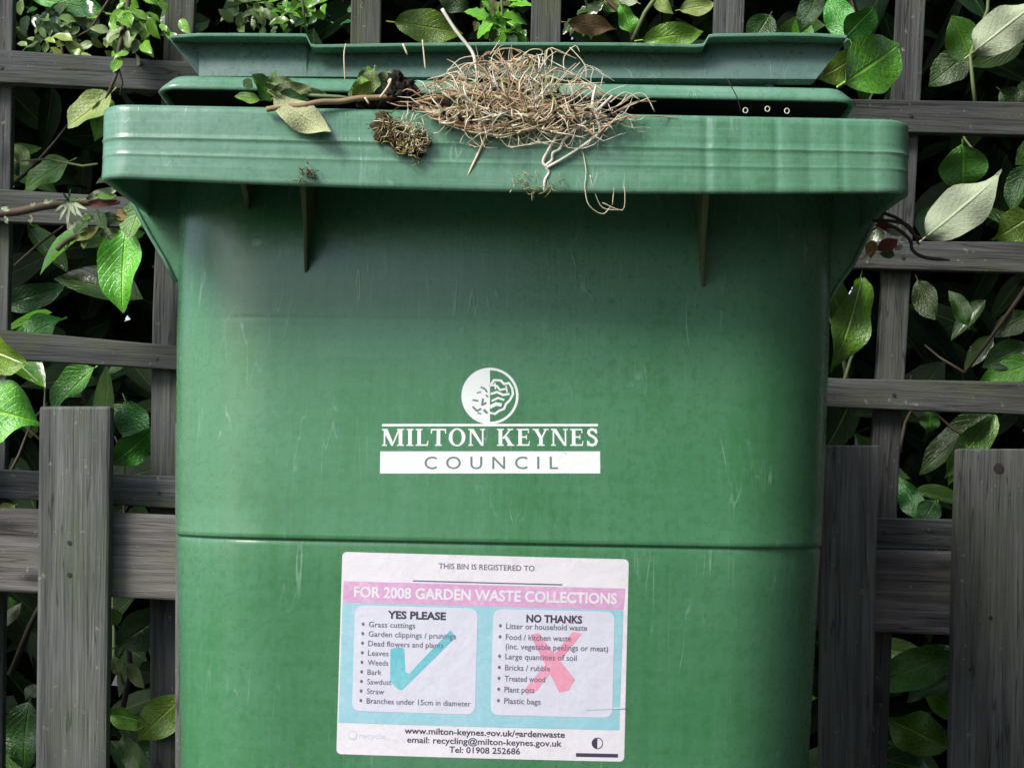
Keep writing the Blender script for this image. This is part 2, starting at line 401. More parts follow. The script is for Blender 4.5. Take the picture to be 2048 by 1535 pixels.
# ------------------------------------------------------------------ unseen shed, added to keep light off the right side
shed = empty('sky_blocker_shed', (2.0, -1.3, 0.0)); tag(shed, 'added dark boarded shed out of view, blocking light from the right', 'shed')
M_SHED = mat_wood('dark_stained_board', (0.020, 0.018, 0.016), (0.045, 0.040, 0.034), (0.03, 0.032, 0.02))
for i in range(16):
    m = MB(); m.box(-1.9, 1.9, -0.010, 0.010, 0.0, 0.145)
    o = mesh_obj('board', [Vector(v) for v in m.v], m.f, M_SHED, shed, M=Matrix.Translation((0.84 - 0.002 * (i % 2), -1.25, 0.03 + i * 0.150)) @ Matrix.Rotation(R(90), 4, 'Z') @ Matrix.Rotation(R(4), 4, 'X'))
m = MB(); m.box(0.87, 2.9, -3.15, 0.65, 0.03, 2.40); m.build('wall', M_SHED, shed)
m = MB(); m.add([(0.62, -3.35, 2.42), (3.0, -3.35, 2.75), (3.0, 0.65, 2.75), (0.62, 0.80, 2.42), (0.62, -3.35, 2.46), (3.0, -3.35, 2.79), (3.0, 0.65, 2.79), (0.62, 0.80, 2.46)],
      [(3, 2, 1, 0), (4, 5, 6, 7), (0, 1, 5, 4), (1, 2, 6, 5), (2, 3, 7, 6), (3, 0, 4, 7)]); m.build('roof', M_TYRE, shed)

# unseen boarded fence behind the camera, added to block the low sky
def boarded(name, label, x0, y0, x1, y1, h):
    t = empty(name, ((x0 + x1) / 2, (y0 + y1) / 2, 0)); tag(t, label, 'fence')
    L = math.hypot(x1 - x0, y1 - y0); n_ = int(L / 0.15); a = math.atan2(y1 - y0, x1 - x0); me = None
    for i in range(n_):
        M = Matrix.Translation((lerp(x0, x1, (i + .5) / n_), lerp(y0, y1, (i + .5) / n_), 0.03 + h / 2)) @ Matrix.Rotation(a, 4, 'Z') @ Matrix.Rotation(R(-90), 4, 'Y') @ Matrix.Rotation(R(3), 4, 'X')
        if me is None:
            m = MB(); m.box(-h / 2, h / 2, -0.076, 0.076, -0.008, 0.008); o = mesh_obj('board', m.v, m.f, M_SHED, t, M=M); me = o.data
        else:
            o = bpy.data.objects.new('board', me); o.matrix_basis = M; link(o, t)
boarded('sky_blocker_fence', 'added dark boarded fence out of view, blocking low sky behind the camera', -6.0, -5.2, 0.4, -5.2, 1.65)
# unseen house behind the camera, added to block sky and darken reflections at right
house = empty('sky_blocker_house', (5.0, -9.5, 0.0)); tag(house, 'added dark brick house out of view, blocking sky behind the camera', 'house')
m = MB(); m.box(0.5, 11.0, -13.0, -8.0, 0.0, 5.0); m.build('wall', flat('dark_brick', (0.10, 0.055, 0.04), 0.85), house)
m = MB(); m.add([(0.2, -13.3, 4.95), (11.3, -13.3, 4.95), (11.3, -7.7, 4.95), (0.2, -7.7, 4.95), (0.2, -10.5, 7.0), (11.3, -10.5, 7.0)],
      [(3, 2, 1, 0), (3, 4, 5, 2), (0, 1, 5, 4), (0, 4, 3), (1, 2, 5)]); m.build('roof', flat('slate', (0.05, 0.05, 0.055), 0.6), house)
for wx in (1.6, 4.4, 7.2):
    for wz in (0.9, 3.2):
        m = MB(); m.box(wx, wx + 1.2, -8.03, -7.96, wz, wz + 1.2); f_ = m.build('window', M_WINF, house)
        m = MB(); m.box(wx + 0.06, wx + 1.14, -7.96, -7.95, wz + 0.06, wz + 1.14); m.build('pane', M_PANE, f_)

# ------------------------------------------------------------------ leaves
def leaf_mesh(name, fold, bend, twist, wide=0.36, tip=1.0, wav=0.0, NU=14, NV=4, petiole=True, tooth=0.0):
    v = []; f = []; uv = []
    for i in range(NU + 1):
        u = i / NU
        wu = wide * 0.5 * (math.sin(math.pi * min(1, u ** 0.86)) ** 0.78) if 0 < u < 1 else 0.0
        if u > 0.82: wu *= lerp(1, 0.55, (u - 0.82) / 0.18 * tip)
        wu = max(wu, 0.006)
        if tooth: wu *= 1 + tooth * (1 if i % 2 else -1)
        for j in range(NV + 1):
            s = -1 + 2 * j / NV
            y = s * wu; z = fold * abs(y) + bend * (u * u) + wav * math.sin(u * 11 + s) * abs(s) * 0.09
            a = twist * (u - 0.4); y, z = y * math.cos(a) - (z - bend * u * u) * math.sin(a), y * math.sin(a) + z
            v.append((u, y, z)); uv.append((u, 0.5 + 0.5 * s))
    for i in range(NU):
        for j in range(NV):
            a = i * (NV + 1) + j; f.append((a, a + NV + 1, a + NV + 2, a + 1))
    if petiole:
        b = len(v)
        for x in (-0.13, 0.06):
            for k in range(3):
                q = 2 * math.pi * k / 3
                v.append((x, 0.011 * math.cos(q), 0.011 * math.sin(q) - 0.006)); uv.append((0.0, 0.5))
        for k in range(3): f.append((b + k, b + (k + 1) % 3, b + 3 + (k + 1) % 3, b + 3 + k))
    me = bpy.data.meshes.new(name); me.from_pydata(v, [], [q[::-1] if len(q) == 4 and False else q for q in f])
    ul = me.uv_layers.new(name='UVMap')
    for p in me.polygons:
        for li, vi in zip(p.loop_indices, p.vertices): ul.data[li].uv = uv[vi]
    me.polygons.foreach_set('use_smooth', [True] * len(me.polygons))
    return me
SHAPES = [(0.40, -0.18, 0.25, 1.0, 0.7), (0.6, 0.14, 0.5, 1.0, 0.5), (0.25, -0.28, -0.6, 0.8, 1.1), (0.8, -0.10, 0.4, 1.0, 0.5), (0.2, 0.25, -0.4, 0.9, 1.3)]
LEAVES = {}
def leaf_data(shape, key):
    if (shape, key) not in LEAVES:
        fo, be, tw, tp, wv = SHAPES[shape]
        me = leaf_mesh('leaf', fo, be, tw, 0.42, tp, wv); me.materials.append(M_L[key]); LEAVES[(shape, key)] = me
    return LEAVES[(shape, key)]
def leaf_frame(a, b, roll):
    d = (b - a); L = d.length; d.normalize()
    n = Vector((0, -1, 0)); n = (n - d * n.dot(d)).normalized()
    n = Matrix.Rotation(roll, 3, d) @ n
    return d, n.cross(d), n, L
def put_leaf(parent, bx, by, tx, ty, wpx, Y, dY=0.0, roll=0, key='m', shape=None, name='leaf', label=None):
    a = P(bx, by, Y); b = P(tx, ty, Y + dY)
    d, e, n, L = leaf_frame(a, b, R(roll))
    W = wpx / (F / (Y - CAM.y)) / 0.42 / max(0.35, abs(math.cos(R(roll))))
    if shape is None: shape = rnd.randrange(5)
    o = bpy.data.objects.new(name, leaf_data(shape, key))
    Rm = Matrix((d * L, e * W, n * min(L, W))).transposed()
    o.matrix_basis = Matrix.Translation(a) @ Rm.to_4x4()
    if label: o['label'] = label
    return link(o, parent)

hed = empty('laurel_hedge', (0, 1.25, 0)); tag(hed, 'dark glossy laurel hedge growing through and behind the trellis', 'hedge')
# deep foliage: one mass
def foliage(name, n, box, size, key, parent, seed, facing=0.6):
    q = random.Random(seed); m = MB()
    for _ in range(n):
        p = Vector([q.uniform(*box[i]) for i in range(3)])
        d = Vector((q.uniform(-1, 1), q.uniform(-0.7, 0.7), q.uniform(-1, 0.6))).normalized()
        nn = Vector((q.uniform(-.7, .7), -facing, q.uniform(0.0, 1.0))); nn = (nn - d * nn.dot(d)).normalized(); e = nn.cross(d)
        L = size * q.uniform(0.6, 1.2); W = L * q.uniform(0.34, 0.46); fo = q.uniform(0.1, 0.6); be = q.uniform(-0.25, 0.2)
        v = []; uv = []; K = 6
        for i in range(K + 1):
            u = i / K; wu = 0.5 * math.sin(math.pi * u ** 0.86) ** 0.8 if 0 < i < K else 0.01
            for s in (-1, 0, 1):
                v.append(p + d * (u * L) + e * (s * wu * W) + nn * (fo * abs(s) * wu * W + be * u * u * L)); uv.append((u, 0.5 + 0.5 * s))
        f = [(i * 3 + j, i * 3 + 3 + j, i * 3 + 4 + j, i * 3 + 1 + j) for i in range(K) for j in (0, 1)]
        m.add(v, f, uv)
    return tag(m.build(name, M_L[key], parent, True, True), kind='stuff')
foliage('foliage', 280, ((-1.1, 1.1), (1.06, 1.35), (0.1, 1.75)), 0.105, 'd', hed, 3)
foliage('foliage', 36, ((-0.9, 0.9), (0.98, 1.10), (0.2, 1.60)), 0.09, 'm', hed, 9)
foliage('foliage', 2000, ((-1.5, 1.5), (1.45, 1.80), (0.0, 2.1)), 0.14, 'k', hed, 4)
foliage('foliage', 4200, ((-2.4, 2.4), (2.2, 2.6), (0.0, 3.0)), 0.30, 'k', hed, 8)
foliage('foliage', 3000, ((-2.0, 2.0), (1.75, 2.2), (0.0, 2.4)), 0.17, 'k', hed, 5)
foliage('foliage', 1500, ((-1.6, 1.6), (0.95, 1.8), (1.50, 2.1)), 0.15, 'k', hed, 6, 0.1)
# stems in the hedge
def stem(name, pts, r0, r1, mat, parent, n=6):
    q = [P(*p) for p in pts]; k = len(q); m = MB()
    m.tube(q, [lerp(r0, r1, i / (k - 1)) for i in range(k)], n); return m.build(name, mat, parent, True)
for pts, r0, r1, mt in (
    (((2075, 540, 1.02), (2035, 600, 1.0), (1985, 670, 1.0), (1930, 745, 1.02)), 0.0035, 0.0022, M_STEM),
    (((1930, 745, 1.02), (1880, 715, 1.05), (1850, 690, 1.08)), 0.002, 0.0012, M_STEM),
    (((1950, 205, 0.90), (1945, 160, 0.90), (1940, 110, 0.90), (1975, 20, 0.92), (1978, -40, 0.95)), 0.0028, 0.0020, M_STEMG),
    (((30, 530, 0.95), (75, 490, 0.93), (130, 450, 0.91)), 0.0018, 0.0014, M_STEM),
    (((1190, -20, 0.92), (1260, 40, 0.92), (1265, 90, 0.92)), 0.003, 0.003, M_STEM),
    (((1330, -30, 0.9), (1290, 25, 0.9), (1265, 80, 0.91)), 0.003, 0.0025, M_STEMG),
    (((20, 1350, 1.0), (60, 1250, 1.0), (90, 1190, 1.0)), 0.0045, 0.003, M_BARK),
    (((240, 1440, 1.0), (262, 1340, 0.98), (250, 1240, 1.0)), 0.004, 0.003, M_BARK)):
    stem('stem', pts, r0, r1, mt, hed)
qs = random.Random(55)
for i in range(34):
    side_ = qs.choice((0, 1, 2))
    x_ = qs.uniform(-40, 340) if side_ == 0 else (qs.uniform(1660, 2090) if side_ == 1 else qs.uniform(400, 1700)); y_ = qs.uniform(-60, 1500) if side_ < 2 else qs.uniform(-120, 40)
    a_ = qs.gauss(-1.57, 0.7); L_ = qs.uniform(120, 320); Y_ = qs.uniform(0.93, 1.15); pts_ = []
    for k_ in range(5):
        pts_.append((x_, y_, Y_)); a_ += qs.gauss(0, 0.18); x_ += math.cos(a_) * L_ / 5; y_ += math.sin(a_) * L_ / 5; Y_ += qs.uniform(-.01, .02)
    stem('stem', pts_, qs.uniform(.0018, .0035), 0.0012, qs.choice((M_STEM, M_BARK, M_STEMG)), hed, 5)
LP = [  # base x,y  tip x,y  width  Y  dY  roll  material  shape
    # right side, top
    (1700, 80, 1655, -15, 60, 0.95, 0, -20, 'm', 0), (1690, 75, 1745, 10, 60, 0.93, -.01, 35, 'm', 1),
    (1690, 165, 1812, 85, 120, 0.74, .01, 15, 'm', 0), (1715, 110, 1640, 165, 60, 0.76, 0, -30, 'b', 2),
    (1660, 75, 1600, 130, 50, 0.80, 0, 20, 'd', 2),
    (1942, 122, 1905, 30, 70, 0.93, -.01, -20, 'm', 1), (1945, 105, 2075, 5, 85, 0.90, 0, 180, 'p', 2),
    (1935, 110, 1860, 165, 70, 0.97, 0, 10, 'd', 0), (2000, 180, 2060, 230, 60, 1.0, 0, 0, 'd', 2),
    (1925, 290, 1928, 386, 100, 0.91, .02, 5, 'm', 0), (1850, 475, 2000, 358, 92, 0.86, -.01, 170, 'p', 2),
    (1880, 415, 1845, 480, 60, 0.9, 0, 20, 'd', 1), (2065, 430, 1992, 478, 70, 0.95, 0, 0, 'b', 2),
    (2060, 330, 2020, 420, 50, 1.02, 0, 30, 'd', 3),
    # right side, middle
    (1722, 555, 1683, 742, 80, 0.86, -.01, -25, 'm', 0), (2055, 690, 1960, 735, 60, 0.98, 0, 0, 'd', 1),
    (2070, 725, 1950, 765, 55, 0.96, 0, 20, 'b', 2), (2060, 630, 1985, 668, 50, 1.0, 0, 10, 'd', 0),
    (1985, 825, 1835, 935, 60, 0.97, 0, 30, 'd', 0), (1990, 830, 1880, 955, 65, 0.94, -.01, -10, 'm', 1),
    (1862, 820, 1858, 868, 40, 0.95, 0, 0, 'm', 2), (1925, 880, 1890, 968, 45, 0.93, 0, -20, 'b', 1),
    (1840, 1040, 1800, 950, 50, 1.0, 0, 0, 'd', 2), (1870, 1000, 1845, 1045, 50, 0.98, 0, 10, 'd', 0),
    (1835, 560, 1870, 640, 50, 1.05, 0, 20, 'd', 1), (1935, 650, 1900, 580, 40, 1.08, 0, 0, 'd', 3),
    # right side, bottom
    (1915, 1300, 1735, 1378, 80, 0.93, -.02, 5, 'm', 0), (1905, 1350, 1815, 1408, 40, 0.96, 0, 35, 'd', 1),
    (1895, 1495, 1765, 1425, 85, 0.93, .01, -10, 'm', 4), (1740, 1505, 1865, 1555, 60, 0.95, 0, 20, 'd', 2),
    (1620, 1335, 1695, 1385, 85, 0.93, 0, 10, 'd', 0), (1905, 1410, 1860, 1380, 50, 1.02, 0, 0, 'd', 1),
    # left side, top to bottom
    (222, 185, 142, 262, 68, 0.79, 0, 20, 'y', 1), (215, 195, 195, 278, 45, 0.80, -.01, -30, 'b', 0),
    (140, 322, 40, 372, 58, 0.93, 0, 20, 'm', 0), (60, 330, 30, 290, 30, 0.95, 0, 0, 's', 1), (0, 310, 35, 350, 40, 0.95, 0, 0, 'd', 2),
    (252, 455, 238, 622, 92, 0.82, -.01, 10, 'b', 3), (285, 400, 262, 480, 60, 0.80, 0, 20, 'm', 1),
    (5, 610, 128, 575, 55, 0.95, 0, 15, 'd', 0), (30, 690, 122, 625, 60, 0.93, 0, -10, 'm', 2),
    (-45, 690, 62, 725, 75, 0.80, -.01, 20, 'b', 1), (-70, 810, 66, 835, 130, 0.80, -.01, -10, 'b', 2),
    (190, 735, 95, 820, 62, 0.92, 0, 30, 'm', 3), (165, 795, 120, 745, 40, 0.95, 0, 10, 'd', 2),
    (250, 800, 290, 905, 70, 0.95, 0, 10, 'd', 0), (305, 858, 222, 940, 55, 0.92, 0, -35, 'm', 0),
    (235, 1290, 352, 1215, 80, 0.95, 0, 10, 'd', 0), (330, 1265, 350, 1382, 75, 0.90, 0, 20, 'b', 2),
    (365, 1392, 272, 1482, 80, 0.86, 0, 0, 'b', 0), (215, 1425, 300, 1440, 45, 0.87, 0, 20, 'b', 1),
    (255, 1325, 290, 1375, 28, 0.93, 0, 0, 's', 1), (240, 1350, 225, 1310, 25, 0.95, 0, 0, 's', 0),
    (60, 1400, 35, 1545, 85, 0.93, 0, 15, 'd', 0), (5, 1430, 50, 1520, 60, 0.95, 0, -20, 'd', 1),
    (-10, 1200, 45, 1230, 40, 0.95, 0, 10, 'm', 2), (-5, 1255, 48, 1205, 24, 0.93, 0, 170, 'p', 0),
    (75, 1370, 50, 1395, 26, 0.93, 0, 160, 'p', 2), (300, 1440, 330, 1535, 60, 0.97, 0, 0, 'd', 3), (245, 1470, 290, 1550, 45, 0.97, 0, 10, 'd', 1),
    (30, 1010, -5, 1030, 30, 0.84, 0, 0, 'y', 1), (235, 1250, 225, 1215, 30, 0.93, 0, 0, 'm', 1),
    # along the top
    (790, 45, 925, 62, 72, 0.93, 0, 0, 'b', 0), (1135, 45, 1235, 55, 42, 0.93, 0, 10, 'o', 2),
    (1285, 80, 1410, 62, 55, 0.90, 0, 10, 'b', 0), (1360, 20, 1430, 10, 40, 0.95, 0, 0, 'y', 1),
    (1240, 10, 1275, 75, 40, 0.91, 0, -20, 'b', 2), (1275, 5, 1230, -20, 40, 0.92, 0, 0, 'p', 0),
    (1300, -10, 1345, 30, 30, 0.92, 0, 0, 'y', 1), (1210, -10, 1250, 25, 34, 0.92, 0, 0, 'y', 2),
    (880, -20, 940, 25, 50, 0.96, 0, 0, 'd', 2), (1540, 30, 1500, 90, 60, 1.05, 0, 0, 'd', 1), (1640, -20, 1600, 60, 50, 1.02, 0, 10, 'd', 0),
    (210, 25, 60, -12, 50, 0.95, 0, 10, 'm', 0),
]
for a in LP: put_leaf(hed, *a)

# small-leaved shrubs at the top of the picture
def shrub(name, label, spots, seed, stems, tooth=0.0):
    q = random.Random(seed)
    t = empty(name, (P(spots[0][0], 60, 0.95).x, 0.95, 0.0)); tag(t, label, 'shrub')
    for (cx, cy, rx, ry, n, lpx, key, Y) in spots:
        m = MB(); unit = leaf_mesh('tmp', 0.4, -0.15, 0.2, 0.55, 0.6, 0.3, 8, 2, False, tooth)
        vs = [v.co.copy() for v in unit.vertices]; fs = [tuple(p.vertices) for p in unit.polygons]
        uvs = [(v.x, 0.5 + max(-.5, min(.5, v.y * 1.8))) for v in vs]
        for _ in range(n):
            a = P(cx + q.gauss(0, 0.5) * rx, cy + q.gauss(0, 0.5) * ry, Y + q.uniform(-.04, .05))
            d = Vector((q.uniform(-1, 1), q.uniform(-.6, .4), q.uniform(-1, 0.5))).normalized()
            nn = Vector((q.uniform(-.6, .6), -0.7, q.uniform(0, 1))); nn = (nn - d * nn.dot(d)).normalized(); e = nn.cross(d)
            L = lpx * q.uniform(0.6, 1.25) / 1624.0
            m.add([a + (d * v.x + e * v.y + nn * v.z) * L for v in vs], fs, uvs)
        tag(m.build('foliage', M_L[key], t, True, True), kind='stuff')
        bpy.data.meshes.remove(unit)
    for s in stems: stem('stem', *s[:3], s[3], t)
    return t
shrub('small_leaved_shrub', 'small-leaved yellow-green shrub hanging over the top left trellis corner',
      [(270, 40, 55, 60, 60, 36, 'b', 0.82), (120, 55, 80, 55, 55, 34, 's', 0.93), (150, 90, 60, 25, 16, 40, 'y', 0.90),
       (260, 60, 50, 50, 25, 32, 's', 0.84), (90, 20, 60, 30, 14, 40, 'd', 0.95)], 11,
      [(((262, -30, .83), (250, 40, .83), (238, 100, .81), (232, 150, .79), (212, 200, .79)), 0.0036, 0.0022, M_STEM),
       (((210, 200, .79), (195, 245, .79)), 0.0018, 0.001, M_STEMG), (((40, 322, .92), (95, 318, .92), (165, 332, .91), (195, 328, .9)), 0.0012, 0.0016, M_STEMG),
       (((235, 130, .8), (245, 165, .8), (240, 190, .8)), 0.0014, 0.001, M_STEM), (((230, -20, .88), (180, 60, .9), (120, 90, .92)), 0.0018, 0.0012, M_STEM)])
shrub('leafy_shrub', 'pale green rosette-leaved shrub above the left end of the lid',
      [(500, 25, 45, 35, 34, 34, 's', 0.95), (590, 15, 60, 28, 34, 36, 'b', 0.97), (560, 40, 60, 30, 16, 30, 'd', 0.99), (650, 40, 35, 25, 8, 26, 'd', 0.97)], 12,
      [(((600, -30, .98), (608, 30, .98), (600, 75, .99)), 0.002, 0.0014, M_STEMG)])
shrub('toothed_leaf_shrub', 'green shrub with toothed leaves between the trellis uprights above the bin',
      [(1000, 35, 28, 36, 20, 52, 'b', 0.95), (995, 20, 30, 30, 8, 46, 's', 0.93), (1180, 30, 40, 25, 10, 40, 'd', 0.97), (1040, 70, 30, 12, 8, 36, 'd', 0.96)], 13,
      [(((1000, -40, .95), (1005, 30, .95), (990, 90, .96)), 0.002, 0.0015, M_STEMG)], 0.16)

# ------------------------------------------------------------------ the bin
BASE = Vector((0.0, 0.36, 0.0))
binn = empty('wheelie_bin', BASE); tag(binn, 'green plastic wheelie bin overflowing with garden waste', 'wheelie bin')
BULGE = 0.013
def bulge(x): return BULGE * (x / 0.24) ** 2
def rrect(hw, y0, y1, r, nc=8, nf=1, ns=1, bul=False):
    """closed rounded rectangle in plan, starting at the front left going right (counter-clockwise from above)"""
    pts = []
    def arc(cx, cy, a0):
        for i in range(nc + 1):
            a = R(a0 + 90.0 * i / nc); pts.append((cx + r * math.cos(a), cy + r * math.sin(a)))
    def seg(p, q, k):
        for i in range(1, k): pts.append((lerp(p[0], q[0], i / k), lerp(p[1], q[1], i / k)))
    arc(-hw + r, y0 + r, 180); seg((-hw + r, y0), (hw - r, y0), nf)
    arc(hw - r, y0 + r, 270); seg((hw, y0 + r), (hw, y1 - r), ns)
    arc(hw - r, y1 - r, 0); seg((hw - r, y1), (-hw + r, y1), nf)
    arc(-hw + r, y1 - r, 90); seg((-hw, y1 - r), (-hw, y0 + r), ns)
    if bul: pts = [(x, y + bulge(x) * max(0.0, 1 - (y - y0) / 0.2)) for x, y in pts]
    return pts
def loft(rings, cap0=False, cap1=False):
    v = []; f = []; n = len(rings[0])
    for r_ in rings: v += r_
    for i in range(len(rings) - 1):
        for j in range(n):
            f.append((i * n + j, i * n + (j + 1) % n, (i + 1) * n + (j + 1) % n, (i + 1) * n + j))
    if cap0: f.append(tuple(range(n))[::-1])
    if cap1: f.append(tuple((len(rings) - 1) * n + j for j in range(n)))
    return v, f
ZT = Zc(222, 0.0); ZB = Zc(371, 0.0); ZR = Zc(1085, 0.070)
CR = 0.085
def hwid(l, r, py): return (P(r, py, 0.072 + CR).x - P(l, py, 0.070 + CR).x) / 2
H1 = hwid(344, 1656, 600); H2 = hwid(354, 1640, 1085); H3 = hwid(357, 1622, 1535)
Z6, Z15 = Zc(600, 0.070), Zc(1535, 0.075)
sl1 = (H1 - H2) / (Z6 - ZR); sl2 = (H2 - H3) / (ZR - Z15)
ZTOP = ZT - 0.016; YL = 0.0632; sly = 0.02; slu = 0.09
def yf_up(z): return 0.062 + (z - ZR) * slu
Z640 = Zc(640, 0.070)
def yf_low(z): return YL + (ZR - z) * sly
secs = [(z, h, yf_up(z) + d) for z, h, d in (
        (ZTOP, H1 + sl1 * (ZTOP - Z6), 0), (Z6 + 0.1, H1 + sl1 * 0.1, 0), (Z6 + 0.02, H1 + sl1 * 0.02, 0), (Z640 + 0.004, H1, 0), (Z640 + 0.0012, H1, 0), (Z640, H1, 0.0002), (Z640 - 0.0012, H1, 0), (Z640 - 0.004, H1, 0), (Z640 - 0.05, H1 - sl1 * .05, 0),
        (ZR + 0.03, H2 + sl1 * 0.03, 0), (ZR + 0.004, H2, 0), (ZR + 0.0010, H2 + 0.0003, -0.0003), (ZR + 0.0002, H2, 0.0004), (ZR - 0.0006, H2 - 0.0016, 0.0026), (ZR - 0.0022, H2 - 0.0012, 0.0018))] + [
        (ZR - 0.005, H2 - 0.0010, YL), (ZR - 0.03, H2 - 0.001 - 0.03 * sl2, yf_low(ZR - 0.03)),
        (Z15, H3 - 0.002, yf_low(Z15)), (0.20, H3 - sl2 * (Z15 - 0.2), yf_low(0.20)), (0.07, H3 - sl2 * (Z15 - 0.07) - 0.004, yf_low(0.07) + 0.004), (0.05, H3 - sl2 * Z15 - 0.02, yf_low(0.05) + 0.02)]
rings = []
for z, hw, y0 in secs:
    y1 = 0.64 - 0.14 * (ZTOP - z)
    rings.append([(x, y, z) for x, y in rrect(hw, y0, y1, CR, 14, 40, 12, True)])
v, f = loft(rings[::-1], cap0=True)
body = mesh_obj('body', v, f, M_BODY, binn, True, origin=BASE)
so = body.modifiers.new('wall', 'SOLIDIFY'); so.thickness = 0.004; so.offset = -1
# rim: skirt swept round the top
HWR = 0.2965
ribs_px = [1412, 1480, 1552, 1617, 1683, 1745]
ribx = [P(p, 300, 0).x for p in ribs_px]
ZM = lerp(ZT, ZB, 0.46)
prof_in = [(-0.105, ZT - 0.020), (-0.105, ZT - 0.013), (-0.011, ZT - 0.013), (-0.008, ZT - 0.003), (-0.006, ZT), (-0.003, ZT), (-0.0008, ZT - 0.0010)]
prof_out = [(0.0, ZT - 0.0030), (0.0, ZT - 0.006), (0.0, ZM + 0.0040), (0.0, ZM + 0.0015), (0.0007, ZM + 0.0007), (0.0007, ZM - 0.0003), (0.0, ZM - 0.0011), (0.0, ZM - 0.0035),
        (0.0, ZB + 0.0205), (0.0, ZB + 0.0186), (0.0003, ZB + 0.0180), (0.0003, ZB + 0.0172), (0.0, ZB + 0.0166), (0.0, ZB + 0.0145), (0.0003, ZB + 0.004), (0.0002, ZB + 0.0016), (-0.0008, ZB)]
prof = prof_in + prof_out + [(-0.0035, ZB), (-0.0045, ZB + 0.003), (-0.006, ZT - 0.022), (-0.105, ZT - 0.020)]
KO0, KO1 = len(prof_in), len(prof_in) + len(prof_out) - 1
base_path = rrect(HWR, 0.0, 0.70, 0.024, 12, 220, 16)
n0 = len(base_path); rings = []
nrm = []
for i, (x, y) in enumerate(base_path):
    a = base_path[i - 1]; b = base_path[(i + 1) % n0]; t = Vector((b[0] - a[0], b[1] - a[1])).normalized(); nrm.append((t.y, -t.x))
for k, (d, z) in enumerate(prof):
    rg = []
    for (x, y), (nx, ny) in zip(base_path, nrm):
        dd, zz = d + ((0.0055 * max(0.0, -ny) - 0.0025 * abs(nx)) * (ZT - z) / (ZT - ZB) if KO0 <= k <= KO1 + 2 else 0.0), z
        if y < 0.05:
            s = max(0.0, 1 - (x / HWR) ** 2)
            if z < ZM: zz -= 0.0050 * s * min(1, (ZM - z) / (ZM - ZB))
            if KO0 <= k <= KO1 and y < 0.012:
                for rx in ribx: dd -= (0.0008 + 0.0004 * math.sin(rx * 400)) * math.exp(-((x - rx) / 0.0024) ** 2)
                if x > ribx[0]: dd += 0.0006 * noise.noise(Vector((x * 60, 0, z * 8)))
                dd += 0.0016 * noise.noise(Vector((x * 9, 1.3, z * 5))) + 0.0005 * noise.noise(Vector((x * 45, 4.3, z * 30)))
        rg.append((x + nx * dd, y + ny * dd, zz))
    rings.append(rg)
v, f = loft(rings)
rim = mesh_obj('rim', v, f, M_RIM, binn, True, origin=BASE)
bm = bmesh.new(); bm.from_mesh(rim.data); bmesh.ops.recalc_face_normals(bm, faces=bm.faces); bm.to_mesh(rim.data); bm.free()
# gusset ribs under the rim (a tapering fin from the skirt back to the body)
def fin(px0, px1, py_top, py_bot, depth, name='rib'):
    a, b = P(px0, py_top, 0.01).x, P(px1, py_top, 0.01).x; c = (P(px0, py_bot, 0.07).x + P(px1, py_bot, 0.07).x) / 2
    zt_, zb_ = ZT - 0.023, Zc(py_bot, 0.07)
    pr = [(0.006, zt_), (0.006, Zc(py_top, 0.0) + 0.002), (0.070 - depth * 0.62, lerp(Zc(py_top, 0), zb_, 0.45)), (yf_up(zb_) + 0.0002 + bulge(c), zb_), (yf_up(zb_) + 0.004 + bulge(c), zb_), (yf_up(zt_) + 0.004 + bulge(c), zt_)]
    v = []
    for s in (0, 1):
        for i, (y, z) in enumerate(pr):
            w_ = (b - a) / 2 * (0.75 if z > Zc(py_top + 60, 0.02) else 0.42)
            cx = lerp((a + b) / 2, c, max(0, min(1, (ZB - z) / (ZB - zb_))))
            v.append((cx + (w_ if s else -w_), y, z))
    k = len(pr); f = [tuple(range(k)), tuple(range(2 * k - 1, k - 1, -1))] + [(i, i + k, (i + 1) % k + k, (i + 1) % k) for i in range(k)]
    return bevel(mesh_obj(name, v, f, M_RIB, binn), 0.0006)
fin(598, 615, 368, 548, 0.036); fin(1402, 1420, 382, 562, 0.036); fin(478, 488, 366, 418, 0.03)
# side wings: triangular plates carrying the overhang, with a turned edge
def wing(s, pts, edge_w=0.004):
    Y0, Y1 = 0.165, 0.42
    q = [P(x, y, Y0) for x, y in pts]
    k = len(q)
    v = [p for p in q] + [p + Vector((0, Y1 - Y0, 0)) for p in q]
    f = [tuple(range(k)), tuple(range(2 * k - 1, k - 1, -1))] + [(i, i + k, (i + 1) % k + k, (i + 1) % k) for i in range(k)]
    o = mesh_obj('side_wing', v, f, M_BODY, binn)
    bm = bmesh.new(); bm.from_mesh(o.data); bmesh.ops.recalc_face_normals(bm, faces=bm.faces); bm.to_mesh(o.data); bm.free()
    bevel(o, 0.002)
    mm = MB(); mm.tube([p + Vector((0, -0.002, 0)) for p in q[:-2]], 0.0016, 6); mm.build('edge_bead', M_RIM, o, True)
wing(-1, [(236, 340), (262, 400), (300, 470), (330, 520), (352, 565), (400, 560), (400, 330)])
wing(1, [(1778, 350), (1762, 400), (1736, 470), (1706, 530), (1680, 566), (1652, 612), (1600, 600), (1600, 340)])
